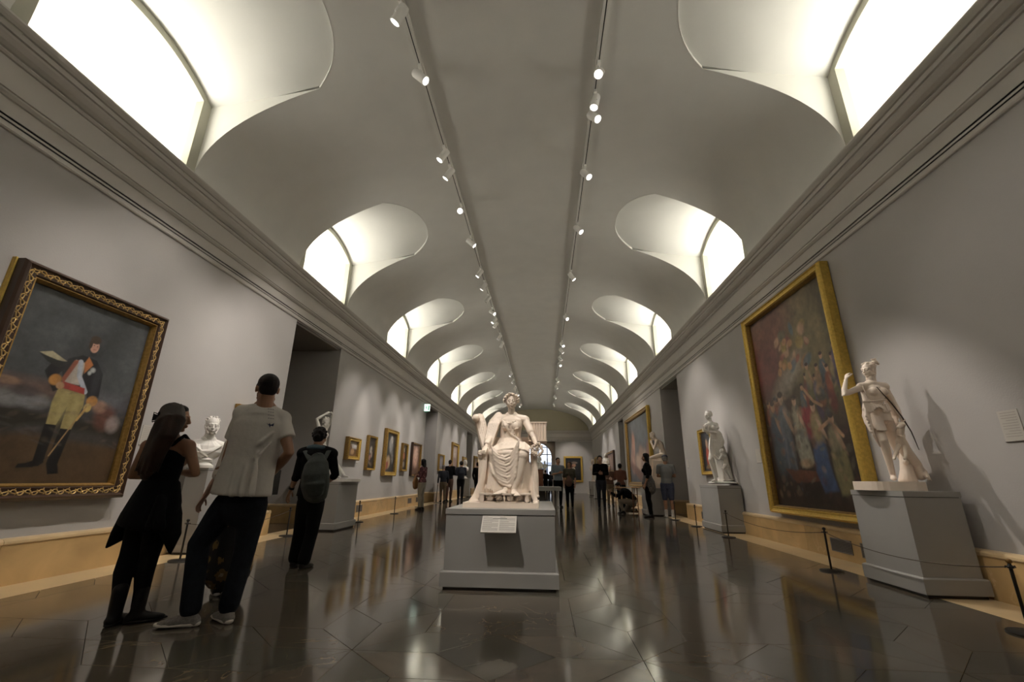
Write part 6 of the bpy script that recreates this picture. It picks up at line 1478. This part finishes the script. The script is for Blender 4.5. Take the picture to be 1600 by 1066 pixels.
# ---- woman hidden behind him, floral skirt
Y = 4.2
J = dict(k=.94, h=1.63, female=True, f=V((-.3, .95, 0)).normalized(), r=V((.95, .3, 0)).normalized(), fL=V((-.6, .8, 0)), fR=V((-.3, .95, 0)), hf=V((-.6, .8, 0)),
         head=A(397, 664, Y), neck=A(391, 686, Y), chest=A(387, 706, Y), waist=A(379, 740, Y), pel=A(373, 768, Y), sL=A(362, 695, Y), sR=A(413, 700, Y),
         hL=A(363, 776, Y), hR=A(385, 776, Y), kL=A(352, 845, Y+.04), kR=A(373, 845, Y), aL=A(340, 918, Y), aR=A(361, 918, Y+.05),
         eL=A(340, 745, Y-.02), eR=A(423, 742, Y), wL=A(318, 779, Y+.02), wR=A(410, 745, Y+.2))
for q in ('aL', 'aR'): J[q] = V((J[q].x, J[q].y, .078))
person('woman in white top and dark floral skirt, mostly hidden behind the tall man', J, mat('cream_top', (.55, .50, .45), .8), M_floral, M_hair_b, M_skin3, 'short', .95, 'skirt', vox=.012, hv=.007, sole=M_sole, palms={'L': V((1, 0, 0))})

# ---- visitor with backpack
Y = 5.48
J = dict(k=.93, h=1.63, female=False, f=V((-.05, 1, 0)).normalized(), r=V((1, .05, 0)).normalized(), fL=V((-.1, 1, 0)), fR=V((.1, 1, 0)), hf=V((-.1, 1, .05)),
         head=A(500, 683, Y), neck=A(497, 699, Y), chest=A(494, 722, Y), waist=A(490, 751, Y), pel=A(486, 776, Y), sL=A(474, 709, Y), sR=A(518, 710, Y),
         hL=A(477, 784, Y), hR=A(495, 784, Y), kL=A(468, 832, Y+.02), kR=A(487, 833, Y), aL=A(460, 876, Y+.04), aR=A(474, 880, Y-.06),
         eL=A(463, 744, Y-.04), eR=A(524, 742, Y), wL=A(454, 767, Y), wR=A(508, 757, Y+.22))
for q in ('aL', 'aR'): J[q] = V((J[q].x, J[q].y, .0772))
t = person('visitor with short black hair and grey-green backpack, dark clothes, seen from behind', J, M_black, M_black, M_hair_d, M_skin2, 'curly', 1.15, 'trousers', vox=.011, hv=.007, curl=.4, top_inf=.03, bot_flare=.018)
M_pack = mat('backpack_cloth', (.042, .050, .047), .8, .25, 12, .3, bscale=90)
yb = Y-.17; g = G(); X = V((1, 0, 0))
g.tube([A(492.5, 772, yb), A(492, 760, yb-.03), A(493, 742, yb-.05), A(494.5, 725, yb-.03), A(495.5, 716, yb)], [(.15, .07), (.17, .095), (.165, .10), (.14, .08), (.09, .05)], 20, ref=X)
g.tube([A(491, 768, yb-.08), A(491.5, 756, yb-.10), A(492, 748, yb-.09)], [(.11, .035), (.125, .045), (.10, .03)], 14, ref=X)
pk = obj('backpack', remesh(g, .009, 3), M_pack, t)
g = G()
for s_, x0, x1 in ((-1, 476, 488), (1, 515, 503)):
    g.tube([A(x0, 703, Y+.02), A(x0+s_*-1.5, 705, Y-.085), A((x0+x1)/2, 714, Y-.13), A(x1, 724, Y-.19)], [(.030, .008)]*4, 8, ref=V((1, 0, 0)))
g.tube([A(489, 713, yb-.03), A(495.5, 708, yb-.02), A(502, 714, yb-.03)], .007, 6)
obj('backpack_straps', g, M_pack, t, smooth=True)
w_ = L(J['eL'], J['wL'], .82); g = G(); dr = (J['wL']-J['eL']).normalized(); g.tube([w_-dr*.014, w_+dr*.014], [(.033, .030)]*2, 14, flatcap=True); obj('wristwatch', g, M_shoe_d, t)
g = G(); g.tube([L(J['neck'], J['sL'], .5)+V((0, -.05, .03)), J['neck']+V((0, -.075, .0)), L(J['neck'], J['sR'], .5)+V((0, -.05, .03))], [.028, .034, .028], 10); obj('scarf', g, mat('blue_grey_scarf', (.045, .08, .10), .8), t, smooth=True)

# ---- people further down the hall
def far(label, px, fy, h, ang, top, bottom, hair, kind='short', arms='down', female=False, sleeve=1.9, bot='trousers', skin=None, x=None, y=None, shoes=None, sole=None, vox=.02, extra=None, group=None, **kw):
    if x is None:
        d = (px-800)/685.2*CR-(fy-533)/685.2*CU+CF; q = CAMLOC+d*(-1/d.z); x, y = q.x, q.y
    J = joints(x, y, h, ang, 0, arms=arms, female=female, **kw)
    t = person(label, J, top, bottom, hair, skin, kind, sleeve, bot, shoes, sole, vox, .012, group)
    if extra: extra(t, J)
    return t
M_lblue = mat('light_blue_shirt', (.15, .18, .21), .8); M_olive = mat('dark_olive_cloth', (.045, .04, .025), .85); M_rust = mat('rust_brown_cloth', (.13, .05, .03), .85); M_greyt = mat('grey_tee', (.15, .155, .15), .85); M_denim = mat('denim_shorts', (.04, .05, .09), .85, .2, 30)
M_beige = mat('beige_trousers', (.22, .18, .14), .85, .08, 10); M_wsock = mat('white_sneaker', (.5, .48, .45), .7)
def bag(c, r, m, nm='handbag'):
    def f(t, J):
        p = L(J['waist'], J['wL'], .5) if c is None else J['pel']+J['r']*c[0]+J['f']*c[1]+V((0, 0, c[2]))
        g = G(); g.tube([p+V((0, 0, -r)), p, p+V((0, 0, r))], [(r*.9, r*.5), (r*1.1, r*.6), (r*.5, r*.3)], 14, ref=J['r']); b = obj(nm, remesh(g, .02, 3), m, t)
        g = G(); g.tube([p+V((0, 0, r*1.1)), L(p, J['neck'], .5)+J['f']*.1, J['neck']+V((0, 0, -.03))+J['r']*.08], .010, 6); obj('bag_strap', g, m, b, smooth=True) if False else obj('bag_strap', g, m, t, smooth=True)
    return f
def backpack(m):
    def f(t, J):
        k = J['k']; g = G(); c = J['chest']-J['f']*.17*k; g.tube([c-V((0, 0, .22*k)), c-V((0, 0, .05))-J['f']*.03, c+V((0, 0, .17*k))], [(.14*k, .08*k), (.155*k, .10*k), (.10*k, .06*k)], 16, ref=J['r']); obj('backpack', remesh(g, .02, 3), m, t)
        g = G()
        for s_ in (-1, 1): g.tube([c+V((0, 0, .12*k))+J['r']*s_*.08*k, J['neck']+J['r']*s_*.11*k-V((0, 0, .02)), J['chest']+J['r']*s_*.12*k+J['f']*.14*k], .014*k, 6)
        obj('backpack_straps', g, m, t, smooth=True)
    return f
HP = PI/2
far('woman in floral jacket and pale trousers with a tan bag, facing the left wall', 657, 797, 1.66, -HP+.25, M_floral2, mat('stone_trousers', (.30, .27, .22), .85), M_hair_d, 'long', 'front', True, extra=bag((-.0, .26, .02), .15, mat('tan_leather', (.28, .14, .05), .5)), vox=.016)
vg = 'visitor group beyond the second left passage'
def cane(t, J): w_ = J['wL']; obj('walking_cane', G().tube([V((w_.x-.05, w_.y, 0)), V((w_.x, w_.y, w_.z))], .012, 8), M_shoe_d, t)
far('stooping visitor in dark jacket and khaki trousers leaning on a cane', 691, 785, 1.62, -.5, M_navy, M_khaki, M_hair_g, 'short', 'down', extra=cane, group=vg, skin=M_skin, lean=.06)
far('tall man in black jacket and brown trousers in the left visitor group', 704, 785, 1.88, .2, M_black, M_brown, M_hair_d, 'short', 'front', group=vg, x=-4.46, y=21.6)
far('visitor in navy jacket with backpack, rightmost of the left visitor group', 718.5, 782.5, 1.86, -.3, M_navy, M_black, M_hair_d, 'full', 'front', extra=backpack(M_navy), group=vg)
far('visitor all in black just left of the enthroned statue', 745, 780, 1.9, .4, M_black, M_black, M_hair_d, 'short', 'down')
far('dark silhouetted visitor in the archway, left of two', 0, 0, 1.75, .3, M_black, M_black, M_hair_d, x=at(852.5, 745, 36.3).x, y=36.3, arms='front', vox=.03)
far('dark silhouetted visitor in the archway, right of two', 0, 0, 1.68, -.3, M_navy, M_black, M_hair_d, x=at(860, 745, 36.8).x, y=36.8, arms='front', vox=.03, female=True, kind='bob')
far('man in light blue shirt beyond the long grey table', 873, 793, 1.86, PI-.3, M_lblue, M_black, M_hair_d, 'short', 'one', sleeve=.8, skin=M_skin2)
far('woman in dark olive top with brown bag next to the man in light blue', 891, 796, 1.68, PI+.1, M_olive, M_black, M_hair_b, 'bob', 'down', True, sleeve=.8, extra=bag((.02, .16, .10), .13, M_brown), skin=M_skin2)
far('young man in black jacket with backpack, facing the camera', 941, 796, 1.90, PI+.1, M_black, M_navy, M_hair_d, 'curly', 'front', extra=backpack(M_black), skin=M_skin2)
far('small pale-haired visitor behind the man in black jacket', 0, 0, 1.62, PI, M_brown, M_khaki, M_hair_g, x=2.78, y=19.6, arms='front', skin=M_skin3)
far('visitor in rust brown top seen from behind, above the crouching man', 0, 0, 1.62, .3, M_rust, M_jean, M_hair_d, 'short', 'front', True, x=2.85, y=17.3, skin=M_skin2, sleeve=.9)
far('woman in black top with long dark hair and scarf at the waist, side view', 1017, 809, 1.80, -HP+.3, M_black, M_black, M_hair_d, 'long', 'down', True, sleeve=1.2, skin=M_skin2, vox=.016,
    extra=lambda t, J: obj('tied_jacket', remesh(G().tube([J['waist']-V((0, 0, .02)), J['pel']+V((0, 0, .02)), J['pel']-V((0, 0, .16))-J['f']*.04], [(.17, .14), (.22, .19), (.19, .17)], 16, ref=J['r']), .018, 3), mat('patterned_grey_wrap', (.09, .085, .08), .85, .7, 40), t))
def cap(t, J):
    k = J['k']; M = Matrix.Translation(J['head']) @ frame_of(J['hf']).to_4x4(); g = G(); g.ell(M @ V((0, -.01, .065)), (.092*k, .105*k, .066*k), M.to_3x3()); g.tube([M @ V((0, .06, .06)), M @ V((0, .16, .05))], [(.07, .012), (.05, .008)], 12, ref=M.to_3x3() @ V((1, 0, 0))); obj('cap', remesh(g, .01, 2), mat('grey_cap', (.05, .055, .07), .8), t)
    for s_ in 'LR': obj('sock', G().tube([J['a'+s_]-V((0, 0, .01)), J['a'+s_]+V((0, 0, .10))], .045, 10), M_wsock, t)
far('man in grey T-shirt, cap, denim shorts and white sneakers', 1047, 809, 1.76, .25, M_greyt, M_denim, M_hair_g, 'short', 'front', sleeve=.75, bot='shorts', shoes=M_wsock, sole=M_wsock, skin=M_skin2, vox=.016, extra=cap)
# crouching man
Y = 15.3
J = dict(k=1.0, h=1.75, female=False, f=V((-1, -.1, 0)).normalized(), r=V((-.1, 1, 0)).normalized(), fL=V((-1, -.2, 0)), fR=V((-1, .1, 0)), hf=V((-.85, -.1, -.55)),
         head=A(966, 760, Y), neck=A(971, 766, Y), chest=A(979, 770.5, Y), waist=A(986, 776, Y), pel=A(990, 783, Y), sL=A(973, 768.5, Y-.19), sR=A(975, 767.5, Y+.19),
         hL=A(989, 785, Y-.1), hR=A(989, 785, Y+.1), kL=A(967, 783, Y-.15), kR=A(975, 799, Y+.15), aL=A(974, 801, Y-.15), aR=A(994, 800, Y+.15), eL=A(963, 776, Y-.24), eR=A(966, 775, Y+.24), wL=A(955, 770, Y-.08), wR=A(957, 773, Y+.1))
J['aL'] = V((J['aL'].x, J['aL'].y, .09)); J['aR'] = V((J['aR'].x, J['aR'].y, .11)); J['kR'] = V((J['kR'].x, J['kR'].y, .075))
person('man crouching in black jacket and beige trousers beside the wooden stand', J, M_black, M_beige, M_hair_d, M_skin2, 'short', 1.9, 'trousers', vox=.016, hv=.01, top_inf=.025)

# seat every statue exactly on its support and keep it clear of the wall behind
for o in list(bpy.data.objects):
    if o.type == 'EMPTY' and (o.name.split('.')[0].endswith('statue') or o.name.startswith('marble_bust')):
        for c in o.children_recursive:
            if c.type != 'MESH': continue
            for v in c.data.vertices:
                if v.co.z < o.location.z+.001: v.co.z = o.location.z+.001
                if v.co.x > XR-.012: v.co.x = XR-.012
                if v.co.x < XL+.012: v.co.x = XL+.012
